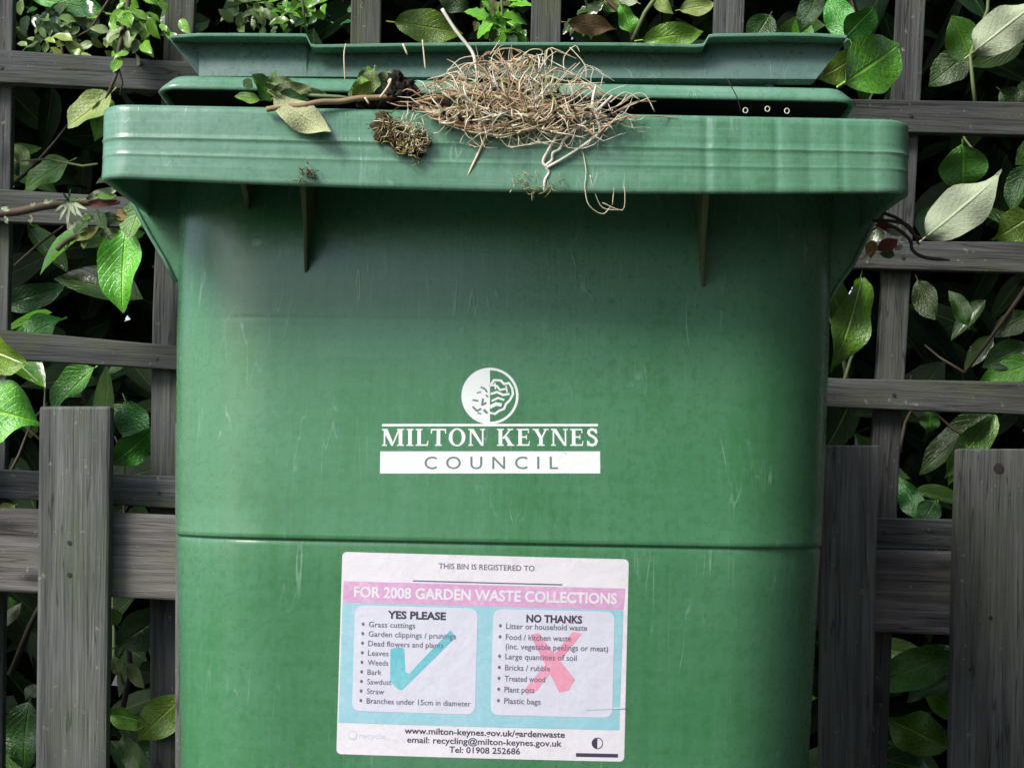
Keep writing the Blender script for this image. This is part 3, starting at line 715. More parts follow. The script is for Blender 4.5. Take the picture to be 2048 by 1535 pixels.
# lid, propped a little open by the waste
YLD = 0.085
zl0, zl1 = Zc(191, YLD), Zc(157, YLD)
HL = (P(1706, 172, YLD + .03).x - P(326, 172, YLD + .03).x) / 2
def lidring(ins, z, rr=None):
    return [(x, y, z - (y - YLD) * (zl0 - ZT - 0.002) / 0.62) for x, y in rrect(HL - ins, YLD + ins * 0.8, 0.705 - ins, max(0.010, 0.016 - ins * 0.1), 8, 60, 20)]
rg = [lidring(0.20, zl0 + 0.011), lidring(0.008, zl0 + 0.010), lidring(0.004, zl0 + 0.001), lidring(0.002, zl0), lidring(0.0, zl0 + 0.001), lidring(0.0025, zl0 + 0.005), lidring(0.0075, zl1 - 0.0030), lidring(0.010, zl1 - 0.0006), lidring(0.013, zl1),
      lidring(0.022, zl1 - 0.0005), lidring(0.045, zl1 - 0.001), lidring(0.052, zl1 + 0.004), lidring(0.060, zl1 + 0.016), lidring(0.10, zl1 + 0.026), lidring(0.20, zl1 + 0.030)]
v, f = loft(rg, cap0=True, cap1=True)
lid = mesh_obj('lid', v, f, M_RIM, binn, True, origin=BASE)
bm = bmesh.new(); bm.from_mesh(lid.data); bmesh.ops.recalc_face_normals(bm, faces=bm.faces); bm.to_mesh(lid.data); bm.free()
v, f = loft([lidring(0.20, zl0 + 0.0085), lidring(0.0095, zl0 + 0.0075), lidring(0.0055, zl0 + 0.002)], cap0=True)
mesh_obj('lid_underside_shade', v, f, M_SOIL_SHADE, lid, True, origin=BASE)  # near-black sheet that paints the gap under the lid as shade
# raised face on the lid with an overhanging grip flange, lower in the middle
yb, yt = YLD + 0.026, YLD + 0.040
cols = [(340, 70), (398, 66), (470, 66), (606, 67), (613, 68), (622, 87), (632, 89), (800, 86), (1010, 84), (1250, 85), (1396, 88), (1408, 86), (1418, 69), (1430, 67), (1560, 65), (1632, 66), (1694, 70)]
fa = MB(); rows = []
for px, pe in cols:
    pb = interp([(340, 80), (398, 152), (1632, 158), (1694, 80)], px)
    rows.append((P(px, pb, yb), P(px, pe + 6, yt), P(px, pe + 6, yt) + Vector((0, 0.02, 0)), P(px, pb, yb) + Vector((0, 0.02, 0))))
v = [p for r_ in rows for p in r_]; k = len(rows)
f = [(i * 4 + j, i * 4 + (j + 1) % 4, i * 4 + 4 + (j + 1) % 4, i * 4 + 4 + j) for i in range(k - 1) for j in range(4)] + [(3, 2, 1, 0), tuple((k - 1) * 4 + j for j in range(4))]
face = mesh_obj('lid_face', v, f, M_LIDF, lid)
bm = bmesh.new(); bm.from_mesh(face.data); bmesh.ops.recalc_face_normals(bm, faces=bm.faces); bm.to_mesh(face.data); bm.free()
rows = []
YE = YLD + 0.018
for px, pe in cols:
    a = P(px, pe + 7, YE); rt = P(px, pe + 5, yt + 0.021)
    zt_ = P(px, pe, YE).z
    rows.append((a, Vector((a.x, YE, zt_)), Vector((a.x, yt + 0.012, zt_ + 0.001)), Vector((a.x, yt + 0.012, a.z))))
v = [p for r_ in rows for p in r_]; k = len(rows)
f = [(i * 4 + j, i * 4 + (j + 1) % 4, i * 4 + 4 + (j + 1) % 4, i * 4 + 4 + j) for i in range(k - 1) for j in range(4)] + [(3, 2, 1, 0), tuple((k - 1) * 4 + j for j in range(4))]
fl = mesh_obj('grip_flange', v, f, M_RIM, lid)
bm = bmesh.new(); bm.from_mesh(fl.data); bmesh.ops.recalc_face_normals(bm, faces=bm.faces); bm.to_mesh(fl.data); bm.free()
bevel(fl, 0.0008)
# back: handle bar, hinge blocks, wheels
m = MB(); m.tube([(-0.25, 0.735, ZT - 0.01), (0.25, 0.735, ZT - 0.01)], 0.014, 12); m.build('handle', M_BODY, binn, True)
for s in (-1, 1):
    m = MB(); m.box(s * 0.22 - 0.02, s * 0.22 + 0.02, 0.70, 0.745, ZT - 0.05, ZT + 0.005); bevel(m.build('hinge', M_BODY, binn), 0.004)
    m = MB(); m.tube([(s * 0.20, 0.62, 0.1), (s * 0.205, 0.62, 0.1), (s * 0.245, 0.62, 0.1), (s * 0.25, 0.62, 0.1)], [0.09, 0.1, 0.1, 0.09], 28)
    m.build('wheel', M_TYRE, binn)

# ------------------------------------------------------------------ lettering
def text_data(s, bold=0.0, spacing=1.0):
    c = bpy.data.curves.new('txt', 'FONT'); c.body = s; c.offset = bold; c.space_character = spacing; c.resolution_u = 3
    o = bpy.data.objects.new('txt', c); COL.objects.link(o)
    dg = bpy.context.evaluated_depsgraph_get(); me = bpy.data.meshes.new_from_object(o.evaluated_get(dg))
    vs = [Vector((v.co.x, v.co.y, 0)) for v in me.vertices]; fs = [tuple(p.vertices) for p in me.polygons]
    bpy.data.objects.remove(o); bpy.data.curves.remove(c); bpy.data.meshes.remove(me)
    return vs, fs
class Sheet:
    """a flat print on a plane: u to the right, v down, in metres from its top left corner; layer = height above the plane"""
    def __init__(s, tl, tr, bl, n):
        s.o = tl; s.u = (tr - tl).normalized(); s.n = n.normalized(); s.v = s.n.cross(s.u).normalized()
        if s.v.dot(bl - tl) < 0: s.v = -s.v
        s.w = (tr - tl).length; s.h = (bl - tl).dot(s.v)
    def p(s, u, v, layer):
        q = s.o + s.u * u + s.v * v + s.n * (layer * 0.00010); return q + Vector((0, bulge(q.x), 0))
    def sheet(s, polys, layer, name, mat, parent):
        m = MB()
        for i, q in enumerate(polys):
            bm = bmesh.new(); bm.faces.new([bm.verts.new((a, b, 0)) for a, b in q])
            a0 = min(a for a, b in q); a1 = max(a for a, b in q); c_ = math.floor(a0 / 0.012) + 1
            while c_ * 0.012 < a1:
                bmesh.ops.bisect_plane(bm, geom=bm.verts[:] + bm.edges[:] + bm.faces[:], plane_co=(c_ * 0.012, 0, 0), plane_no=(1, 0, 0)); c_ += 1
            bm.verts.index_update()
            m.add([s.p(v.co.x, v.co.y, layer + (i % 5) * 0.06) for v in bm.verts], [tuple(v.index for v in f_.verts) for f_ in bm.faces]); bm.free()
        return m.build(name, mat, parent)
    poly = sheet
    def text(s, st, u0, u1, vb, cap, layer, name, mat, parent, bold=0.0, spacing=1.0, extra=()):
        vs, fs = text_data(st, bold, spacing)
        x0 = min(v.x for v in vs); x1 = max(v.x for v in vs); kx = (u1 - u0) / (x1 - x0); ky = cap / 0.70
        m = MB(); m.add([s.p(u0 + (v.x - x0) * kx, vb - v.y * ky, layer) for v in vs], fs)
        for q in extra: m.add([s.p(a, b, layer) for a, b in q], [tuple(range(len(q)))])
        return m.build(name, mat, parent)
def circ(cx, cy, r, n=24, a0=0, a1=360, ry=None):
    return [(cx + r * math.cos(R(lerp(a0, a1, i / n))), cy + (ry or r) * math.sin(R(lerp(a0, a1, i / n)))) for i in range(n + (0 if a1 - a0 == 360 else 1))]
def rbox(x0, y0, x1, y1, r):
    q = []
    for cx, cy, a in ((x1 - r, y0 + r, 270), (x1 - r, y1 - r, 0), (x0 + r, y1 - r, 90), (x0 + r, y0 + r, 180)): q += circ(cx, cy, r, 6, a, a + 90)
    return q
# council mark on the upper front
nU = Vector((0, -1, slu)).normalized(); ptU = Vector((0, yf_up(Z6 - 0.05), Z6 - 0.05))
tl, tr, bl = PP(762, 736, ptU, nU), PP(1199, 736, ptU, nU), PP(762, 948, ptU, nU)
S = Sheet(tl, tr, bl, nU); k = S.w / 437.0
logo = S.poly([[(a * k, b * k) for a, b in ((0, 167), (437, 167), (437, 211), (0, 211))]], 1.0, 'council_mark', M_WHITE, binn)
logo['label'] = 'white printed council name with round half-and-half emblem'
def sc_(pts): return [(a * k, b * k) for a, b in pts]
S.poly([sc_([(3, 112), (433, 112), (433, 117), (3, 117)])], 1, 'printed_line', M_WHITE, logo)
cx, cy, r0 = 218, 56, 57
S.poly([sc_(circ(cx, cy, r0, 30, 90, 270))], 1, 'emblem_half', M_WHITE, logo)
ring = []
for i in range(30):
    a0, a1 = -90 + 6 * i, -84 + 6 * i
    ring.append(sc_([(cx + r0 * math.cos(R(a0)), cy + r0 * math.sin(R(a0))), (cx + r0 * math.cos(R(a1)), cy + r0 * math.sin(R(a1))), (cx + (r0 - 5) * math.cos(R(a1)), cy + (r0 - 5) * math.sin(R(a1))), (cx + (r0 - 5) * math.cos(R(a0)), cy + (r0 - 5) * math.sin(R(a0)))]))
S.poly(ring, 1, 'emblem_ring', M_WHITE, logo)
def ribbon(pts, w0, w1=None):
    out = []; kk = len(pts)
    for i in range(kk - 1):
        a, b = Vector(pts[i]), Vector(pts[i + 1]); d = (b - a).normalized(); nn = Vector((-d.y, d.x))
        wa = lerp(w0, w1 if w1 is not None else w0, i / (kk - 1)) / 2; wb = lerp(w0, w1 if w1 is not None else w0, (i + 1) / (kk - 1)) / 2
        ee = d * min(wa, wb) * 0.4
        out.append([tuple(a + nn * wa - ee), tuple(b + nn * wb + ee), tuple(b - nn * wb + ee), tuple(a - nn * wa - ee)])
    return out
tree = []
for pts, ww in (([(218, 36), (226, 24), (240, 25), (246, 32), (256, 30), (262, 40), (264, 52), (258, 64), (250, 72), (246, 82), (236, 86), (228, 92), (218, 90)], 4.5),
                ([(222, 34), (232, 36), (238, 44), (248, 42)], 4), ([(220, 52), (232, 48), (244, 54), (256, 52)], 4.5), ([(222, 66), (234, 60), (246, 64)], 4), ([(219, 78), (230, 72), (240, 74)], 7), ([(228, 30), (229, 42)], 3), ([(250, 36), (252, 48)], 3)):
    tree += [sc_(q) for q in ribbon(pts, ww)]
S.poly(tree, 1, 'emblem_outline', M_WHITE, logo)
dk = []
for pts, ww in (([(200, 38), (208, 42), (212, 48)], 3.5), ([(192, 50), (200, 48)], 2.5), ([(184, 64), (194, 66)], 3.5), ([(204, 62), (202, 74), (210, 70)], 4), ([(184, 78), (192, 86), (200, 82)], 4), ([(206, 84), (212, 90)], 5), ([(194, 90), (200, 92)], 3), ([(210, 54), (214, 58)], 3)):
    dk += [sc_(q) for q in ribbon(pts, ww)]
S.poly(dk, 2, 'emblem_pattern', M_GREENTXT, logo)
# serif capitals
def serif(ch):
    T, t, sh = 0.20, 0.085, 0.075
    def stem_(x, w_=T, top=True, bot=True):
        q = [[(x, 0), (x + w_, 0), (x + w_, 1), (x, 1)]]
        for on, y0 in ((top, 1 - sh), (bot, 0)):
            if on: q.append([(x - 0.09, y0), (x + w_ + 0.09, y0), (x + w_ + 0.09, y0 + sh), (x - 0.09, y0 + sh)])
        return q
    if ch == 'I': return stem_(0.1), 0.40
    if ch == 'L': return stem_(0.1) + [[(0.3, 0), (0.68, 0), (0.68, 0.09), (0.3, 0.09)], [(0.60, 0.05), (0.68, 0.05), (0.72, 0.30), (0.67, 0.30)]], 0.74
    if ch == 'T': return stem_(0.32, T, False) + [[(0.0, 0.91), (0.84, 0.91), (0.84, 1), (0, 1)], [(0, 0.72), (0.05, 0.72), (0.1, 0.95), (0, 0.95)], [(0.79, 0.72), (0.84, 0.72), (0.84, 0.95), (0.74, 0.95)]], 0.86
    if ch == 'E': return stem_(0.1) + [[(0.3, 0), (0.70, 0), (0.70, 0.09), (0.3, 0.09)], [(0.3, 0.91), (0.68, 0.91), (0.68, 1), (0.3, 1)], [(0.3, 0.47), (0.56, 0.47), (0.56, 0.56), (0.3, 0.56)], [(0.64, 0.05), (0.70, 0.05), (0.74, 0.28), (0.69, 0.28)], [(0.62, 0.95), (0.68, 0.95), (0.68, 0.74), (0.63, 0.74)], [(0.52, 0.38), (0.57, 0.38), (0.57, 0.65), (0.52, 0.65)]], 0.78
    if ch == 'N': return stem_(0.1, t) + stem_(0.76, t, True, False) + [[(0.06, 1), (0.30, 1), (0.85, 0), (0.72, 0)]], 0.95
    if ch == 'M': return stem_(0.1, t, False) + stem_(0.92, T, True) + [[(0.02, 1), (0.30, 1), (0.64, 0.12), (0.53, 0.0)], [(0.53, 0.0), (0.60, 0.0), (0.98, 0.95), (0.90, 1.0)], [(0.0, 1 - sh), (0.2, 1 - sh), (0.2, 1), (0, 1)]], 1.24
    if ch == 'K': return stem_(0.1) + [[(0.28, 0.42), (0.40, 0.42), (0.80, 0.97), (0.70, 0.97)], [(0.38, 0.56), (0.50, 0.66), (0.90, 0.03), (0.66, 0.03)], [(0.58, 1 - sh), (0.90, 1 - sh), (0.90, 1), (0.58, 1)], [(0.56, 0), (0.96, 0), (0.96, sh), (0.56, sh)]], 0.98
    if ch == 'Y': return [[(0.36, 0), (0.56, 0), (0.56, 0.45), (0.36, 0.45)], [(0.06, 1), (0.28, 1), (0.56, 0.42), (0.38, 0.42)], [(0.70, 1), (0.80, 1), (0.54, 0.44), (0.46, 0.50)], [(0.26, 0), (0.66, 0), (0.66, sh), (0.26, sh)], [(0, 1 - sh), (0.36, 1 - sh), (0.36, 1), (0, 1)], [(0.60, 1 - sh), (0.88, 1 - sh), (0.88, 1), (0.60, 1)]], 0.90
    if ch == 'O':
        q = []
        for i in range(24):
            a0, a1 = R(15 * i), R(15 * i + 15)
            q.append([(0.48 + 0.46 * math.cos(a0), 0.5 + 0.53 * math.sin(a0)), (0.48 + 0.46 * math.cos(a1), 0.5 + 0.53 * math.sin(a1)), (0.48 + 0.26 * math.cos(a1), 0.5 + 0.45 * math.sin(a1)), (0.48 + 0.26 * math.cos(a0), 0.5 + 0.45 * math.sin(a0))])
        return q, 0.98
    if ch == 'S':
        c = [(0.56, 0.80), (0.48, 0.93), (0.32, 0.97), (0.16, 0.90), (0.13, 0.76), (0.22, 0.63), (0.38, 0.54), (0.52, 0.43), (0.57, 0.28), (0.50, 0.10), (0.34, 0.03), (0.18, 0.07), (0.10, 0.22)]
        q = ribbon(c, 0.15); q += [[(0.54, 0.70), (0.60, 0.70), (0.60, 1), (0.55, 1)], [(0.06, 0), (0.11, 0), (0.11, 0.32), (0.06, 0.32)]]
        return q, 0.68
    return [], 0.42
x = 0.0; glyphs = []
for ch in 'MILTON KEYNES':
    q, adv = serif(ch); glyphs.append((ch, x, q)); x += adv + 0.10
tot = x - 0.1
for ch, gx, q in glyphs:
    if not q: continue
    S.poly([sc_([(3 + (gx + a) / tot * 431, 156 - b * 34) for a, b in pl]) for pl in q], 1, 'letter', M_WHITE, logo)
S.text('COUNCIL', 88 * k, 353 * k, 202 * k, 25 * k, 2, 'lettering', M_GREENTXT, logo, 0.004, 1.75)

# garden waste sticker on the lower front
zs = Zc(1310, 0.075); nL = Vector((0, -1, -sly)).normalized(); ptL = Vector((0, yf_low(zs), zs))
S = Sheet(PP(684, 1103, ptL, nL), PP(1258, 1118, ptL, nL), PP(678, 1508, ptL, nL), nL)
W_, H_ = S.w, S.h
def T_(u, v): return (u * W_, v * H_)
def PQ(q): return [T_(*a) for a in q]
st = S.poly([rbox(0, 0, W_, H_, 0.0035)], 1.2, 'sticker', M_STICK, binn)
st['label'] = 'white, pink and pale blue garden waste sticker with a tick and a cross'
S.poly([PQ([(0.008, 0.145), (0.99, 0.145), (0.985, 0.25), (0.006, 0.25)])], 2.2, 'heading_band', M_PINK, st)
S.poly([PQ([(0.006, 0.252), (0.985, 0.252), (0.98, 0.845), (0.004, 0.845)])], 2.2, 'colour_field', M_CYAN, st)
S.poly([[(a * W_, b * H_) for a, b in [(x / W_, y / H_) for x, y in rbox(0.05 * W_, 0.262 * H_, 0.478 * W_, 0.785 * H_, 0.006)]]], 3.2, 'panel', M_PANEL, st)
S.poly([rbox(0.532 * W_, 0.262 * H_, 0.955 * W_, 0.785 * H_, 0.006)], 3.2, 'panel', M_PANEL, st)
tick = [(0.178, 0.475), (0.205, 0.462), (0.226, 0.470), (0.232, 0.585), (0.246, 0.592), (0.385, 0.372), (0.405, 0.405), (0.222, 0.675), (0.205, 0.668), (0.180, 0.635)]
S.poly([PQ([tick[i] for i in (0, 1, 2, 3, 9)]), PQ([tick[i] for i in (3, 4, 7, 8, 9)]), PQ([tick[i] for i in (4, 5, 6, 7)])], 4.0, 'tick_mark', M_TICK, st)
S.poly([PQ([(0.662, 0.385), (0.690, 0.375), (0.822, 0.600), (0.800, 0.655), (0.768, 0.665)]), PQ([(0.810, 0.365), (0.842, 0.372), (0.690, 0.660), (0.655, 0.680), (0.648, 0.655)])], 4.0, 'cross_mark', M_CROSS, st)
def ln(st_, u0, u1, vb, cap, mat, bold=0.0, bullet=None, layer=4.6):
    ex = []
    if bullet is not None:
        ex = [[(bullet * W_ + 0.0011 * math.cos(R(a)), (vb - cap * 0.5) * H_ + 0.0013 * math.sin(R(a))) for a in range(0, 360, 45)]]
    S.text(st_, u0 * W_, u1 * W_, vb * H_, cap * H_, layer, 'text_line', mat, st, bold, 1.0, ex)
ln('THIS BIN IS REGISTERED TO', 0.338, 0.672, 0.070, 0.027, M_TEXT2, 0.01, None, 2.2)
S.poly([PQ([(0.25, 0.131), (0.77, 0.131), (0.77, 0.137), (0.25, 0.137)])], 2.3, 'ruled_line', M_TEXT2, st)
ln('FOR 2008 GARDEN WASTE COLLECTIONS', 0.045, 0.962, 0.222, 0.052, M_STICK, 0.03, None, 3.2)
ln('YES PLEASE', 0.165, 0.368, 0.322, 0.036, M_TEXT, 0.035)
for i, (s_, u1) in enumerate((('Grass cuttings', .262), ('Garden clippings / prunings', .405), ('Dead flowers and plants', .362), ('Leaves', .172), ('Weeds', .172), ('Bark', .150), ('Sawdust', .185), ('Straw', .160), ('Branches under 15cm in diameter', .462))):
    ln(s_, 0.100, u1, 0.368 + i * 0.0472, 0.027, M_TEXT2, 0.006, 0.080)
ln('NO THANKS', 0.648, 0.842, 0.322, 0.036, M_TEXT, 0.035)
for s_, u1, vb, bl_ in (('Litter or household waste', .860, .358, 1), ('Food / kitchen waste', .805, .412, 1), ('(inc. vegetable peelings or meat)', .935, .458, 0), ('Large quantities of soil', .826, .508, 1), ('Bricks / rubble', .735, .563, 1), ('Treated wood', .718, .617, 1), ('Plant pots', .682, .671, 1), ('Plastic bags', .705, .727, 1)):
    ln(s_, 0.578, u1, vb, 0.028, M_TEXT2, 0.008, 0.558 if bl_ else None)
ln('www.milton-keynes.gov.uk/gardenwaste', 0.235, 0.792, 0.888, 0.030, M_TEXT, 0.02, None, 2.2)
ln('email: recycling@milton-keynes.gov.uk', 0.245, 0.782, 0.932, 0.030, M_TEXT, 0.015, None, 2.2)
ln('Tel: 01908 252686', 0.392, 0.638, 0.975, 0.030, M_TEXT, 0.015, None, 2.2)
S.poly([circ(0.055 * W_, 0.905 * H_, 0.0036, 16)], 2.2, 'faint_ring', M_FAINT, st)
S.poly([circ(0.055 * W_, 0.905 * H_, 0.0026, 16)], 2.8, 'faint_ring', M_STICK, st)
ln('recycle', 0.078, 0.168, 0.918, 0.026, M_FAINT, 0.0, None, 2.2)
S.poly([PQ([(0.832, 0.962), (0.978, 0.962), (0.978, 0.980), (0.832, 0.980)])], 2.2, 'small_mark', M_TEXT, st)
S.poly([circ(0.905 * W_, 0.912 * H_, 0.0042, 14, 90, 270), *[[(0.905 * W_ + a, 0.912 * H_ + b) for a, b in q] for q in ribbon(circ(0, 0, 0.004, 10, -90, 90), 0.0006)]], 2.2, 'small_mark', M_TEXT, st)

S.poly([PQ(q) for q in ribbon([(0.865, 0.748), (0.92, 0.742), (0.998, 0.735)], 0.004, 0.010)], 5.2, 'crease', M_FAINT, st)
# ------------------------------------------------------------------ garden waste on the bin
yT = [(780, 200), (840, 184), (880, 174), (930, 150), (975, 116), (1020, 108), (1060, 122), (1110, 152), (1170, 178), (1215, 205), (1260, 214)]
yB = [(800, 205), (840, 212), (880, 230), (940, 250), (1000, 256), (1080, 243), (1150, 258), (1190, 268), (1215, 236), (1260, 222)]
def depth_of(py, q):
    if py > 214: return -0.003 - q.random() * 0.010
    return q.uniform(-0.010, 0.055)
def tangle(name, n, seed, mat, parent, r, spread=1.0, lenpx=(60, 200), flat_=0.35, u_rng=(810, 1230)):
    q = random.Random(seed); m = MB()
    for _ in range(n):
        u = q.triangular(u_rng[0], u_rng[1], 1030); a, b = interp(yT, u), interp(yB, u)
        v_ = lerp(a, b, min(1, max(0, q.gauss(0.66, 0.26))))
        Y = depth_of(v_, q)
        ang = q.choice((0, math.pi)) + q.gauss(0, flat_ * 1.5); L = q.uniform(*lenpx); k = 8; cur = q.gauss(0, 0.22); pts = []
        for i in range(k):
            yy = Y
            if v_ > 212: yy = min(Y, -0.0028)
            pts.append(P(u, v_, yy + 0.004 * math.sin(i * 1.3 + Y * 90)))
            ang += cur + q.gauss(0, 0.20); u += math.cos(ang) * L / k; v_ += math.sin(ang) * L / k
            lo, hi = interp(yT, u) - 10 * spread, interp(yB, u) + 8 * spread
            if v_ < lo: v_ = lerp(v_, lo, 0.8); ang *= 0.7
            if v_ > hi: v_ = lerp(v_, hi, 0.8); ang *= 0.7
        rr = r * q.uniform(0.6, 1.3); m.tube(pts, [rr] * (k - 1) + [rr * 0.4], 4, False)
    return tag(m.build(name, mat, parent, True), kind='stuff')
rt = empty('root_clump', P(1020, 222, 0.01)); tag(rt, 'tangled clump of dried grass and brown roots spilling over the rim', 'root clump')
tangle('strands', 105, 21, M_STRAW, rt, 0.00050, 1.6, (50, 170), 0.5)
tangle('strands', 115, 22, M_STRAWD, rt, 0.00050, 1.0, (60, 200), 0.3, (790, 1250))
tangle('strands', 70, 23, M_OLIVE, rt, 0.00048, 1.6, (40, 130), 0.9, (900, 1160))
tangle('strands', 80, 24, M_ROOT, rt, 0.00050, 2.2, (50, 120), 1.0)
tangle('strands', 100, 25, M_STRAW, rt, 0.00030, 5.0, (60, 170), 1.3, (840, 1280))
tangle('strands', 45, 26, M_ROOT, rt, 0.00032, 5.0, (60, 150), 1.4, (1000, 1260))
m = MB()
for i, (x_, y_, r_, s_) in enumerate(((905, 212, .010, 1), (960, 205, .015, 2), (1020, 200, .017, 3), (1080, 206, .015, 4), (1140, 214, .012, 5), (1185, 220, .009, 6), (860, 206, .007, 7))):
    m.blob(P(x_, y_, 0.028), r_, 2, 0.5, i * 3.1, (1.2, 0.75, 0.62))
m.build('soil_core', M_SOIL_SHADE, rt, True)
q_ = random.Random(77); m = MB()
for _ in range(120):
    x_ = q_.triangular(640, 1310, 1000); y_ = q_.uniform(interp(yT, x_) + 25, interp(yB, x_) - 4) if 800 < x_ < 1240 else q_.uniform(203, 214) + (x_ - 800) * 0.019
    Y_ = depth_of(y_, q_) if 800 < x_ < 1240 else q_.uniform(0.0, 0.03)
    m.blob(P(x_, y_, Y_), q_.uniform(0.0007, 0.0024), 0, 0.8, _ * 1.7)
tag(m.build('soil_crumbs', M_SOIL_SHADE, rt, False), kind='stuff')
m = MB()
for _ in range(40):
    x_ = q_.triangular(820, 1240, 1030); y_ = q_.uniform(interp(yT, x_) + 5, interp(yB, x_)); Y_ = depth_of(y_, q_) - 0.003; L_ = q_.uniform(12, 46); a_ = q_.gauss(0, 0.7)
    p0 = P(x_, y_, Y_); p1 = P(x_ + L_ * math.cos(a_), y_ + L_ * math.sin(a_), Y_ - q_.uniform(0, .006)); nn_ = Vector((q_.uniform(-.3, .3), -.3, 1)).normalized() * q_.uniform(0.0006, 0.0016); pm = (p0 + p1) / 2 + Vector((0, -0.002, q_.uniform(-.003, .003)))
    m.add([p0 - nn_ * .5, p0 + nn_ * .5, pm + nn_, pm - nn_, p1], [(0, 3, 2, 1), (3, 4, 2)])
tag(m.build('grass_blades', M_BLADE, rt, False), kind='stuff')
def wisps(name, lst, mat, parent, r, n=4):
    m = MB()
    for pts in lst:
        q = [P(*p) for p in pts]; s = []
        for i in range(len(q) - 1):
            for j in range(4):
                t = j / 4; p0 = q[max(0, i - 1)]; p1 = q[i]; p2 = q[i + 1]; p3 = q[min(len(q) - 1, i + 2)]
                s.append(0.5 * ((2 * p1) + (p2 - p0) * t + (2 * p0 - 5 * p1 + 4 * p2 - p3) * t * t + (3 * p1 - p0 - 3 * p2 + p3) * t ** 3))
        s.append(q[-1]); m.tube(s, [r] * (len(s) - 2) + [r * 0.7, r * 0.35], n)
    return m.build(name, mat, parent, True)
wisps('fine_root', [[(1040, 120, .03), (1060, 100, .02), (1085, 102, .02), (1075, 125, .02)], [(1090, 140, .02), (1095, 100, .02), (1105, 105, .02), (1102, 140, .02)], [(1130, 150, .02), (1128, 115, .02), (1150, 92, .02), (1160, 105, .02)],
     [(1140, 95, .02), (1170, 130, .02), (1172, 160, .02)], [(1160, 125, .02), (1135, 150, .02)], [(1050, 108, .03), (1100, 140, .02)], [(980, 110, .02), (1000, 80, .02)], [(1130, 170, .01), (1210, 165, .0)], [(890, 150, .02), (920, 118, .02), (960, 112, .02)], [(895, 140, .02), (935, 125, .02)],
     [(1230, 215, .02), (1265, 190, .02), (1290, 190, .02), (1310, 225, .02)], [(1235, 222, .01), (1275, 205, .01), (1300, 195, .01)], [(1220, 205, .0), (1250, 185, .01), (1280, 200, .01)], [(1240, 210, .02), (1256, 186, .02)]], M_STRAW, rt, 0.00050)
wisps('fine_root', [[(840, 215, -.004), (900, 240, -.006), (960, 252, -.006), (1000, 252, -.007), (1060, 228, -.006), (1110, 232, -.006), (1150, 262, -.006)], [(880, 240, -.005), (960, 258, -.006), (1010, 250, -.007), (1050, 232, -.006), (1110, 236, -.006), (1160, 250, -.006)],
     [(830, 205, -.003), (870, 196, -.004), (930, 188, -.004), (1000, 190, -.004)], [(1020, 222, -.006), (1070, 216, -.006), (1130, 214, -.006), (1170, 230, -.006)]], M_STRAWD, rt, 0.0012, 6)
wisps('fine_root', [[(1165, 300, -.004), (1172, 340, -.006), (1170, 375, -.006), (1178, 410, -.004), (1205, 428, 0), (1222, 412, 0)], [(1180, 350, -.006), (1190, 385, -.004), (1205, 415, 0), (1238, 420, 0)], [(1205, 405, 0), (1245, 420, 0), (1250, 385, -.005), (1248, 372, -.006)], [(1225, 410, -.002), (1228, 376, -.006)], [(1160, 280, -.005), (1165, 310, -.005)],
     [(1064, 380, -.005), (1064, 402, -.004)], [(1020, 385, -.005), (1030, 368, -.006)], [(1035, 275, -.005), (1050, 290, -.005), (1060, 262, -.006)], [(1000, 270, -.005), (1010, 290, -.005)], [(1090, 250, -.006), (1060, 290, -.005)], [(915, 245, -.005), (890, 270, -.005)], [(1200, 250, -.005), (1195, 300, -.005)]], M_STRAW, rt, 0.00042)
def single(name, label, cat, pts, r, mat, group=None):
    t = wisps(name, [pts], mat, None, r, 6); return tag(t, label, cat, group)
t = wisps('forked_root', [[(1225, 192, -.004), (1195, 220, -.006), (1170, 245, -.007), (1147, 262, -.007), (1128, 280, -.006), (1120, 298, -.005), (1106, 306, -.006), (1104, 320, -.005), (1092, 332, -.006), (1098, 345, -.005), (1090, 360, -.006), (1088, 383, -.006)],
     [(1094, 335, -.006), (1130, 315, -.006), (1175, 285, -.006), (1200, 262, -.007), (1192, 232, -.007), (1185, 205, -.005), (1192, 170, .0)], [(1093, 334, -.006), (1086, 322, -.006), (1100, 295, -.006), (1122, 258, -.006)]], M_ROOT, None, 0.0011, 6)
tag(t, 'pale forked root dangling down over the front rim', 'root')
single('grass_stalk', 'pale straw stalk sticking up above the root clump', 'grass stalk', [(884, 18, .02), (912, 62, .02), (945, 105, .02), (952, 140, .015)], 0.0013, M_ROOT)
single('grass_stalk', 'straw stalk hanging straight down the rim below the root clump', 'grass stalk', [(982, 245, -.006), (962, 295, -.005), (934, 354, -.005)], 0.0010, M_STRAW)
single('grass_stalk', 'short thin grass blade leaning on the lid face left of the clump', 'grass stalk', [(845, 80, .055), (848, 110, .055), (851, 140, .055)], 0.0006, M_STRAW)
single('grass_stalk', 'faint thin grass blade against the lid above the green weed', 'grass stalk', [(692, 88, .055), (688, 110, .055), (690, 165, .055)], 0.0005, M_STRAW)
single('grass_stalk', 'short pale grass blade under the lid flange', 'grass stalk', [(806, 88, .055), (815, 110, .055)], 0.0009, M_STRAW)
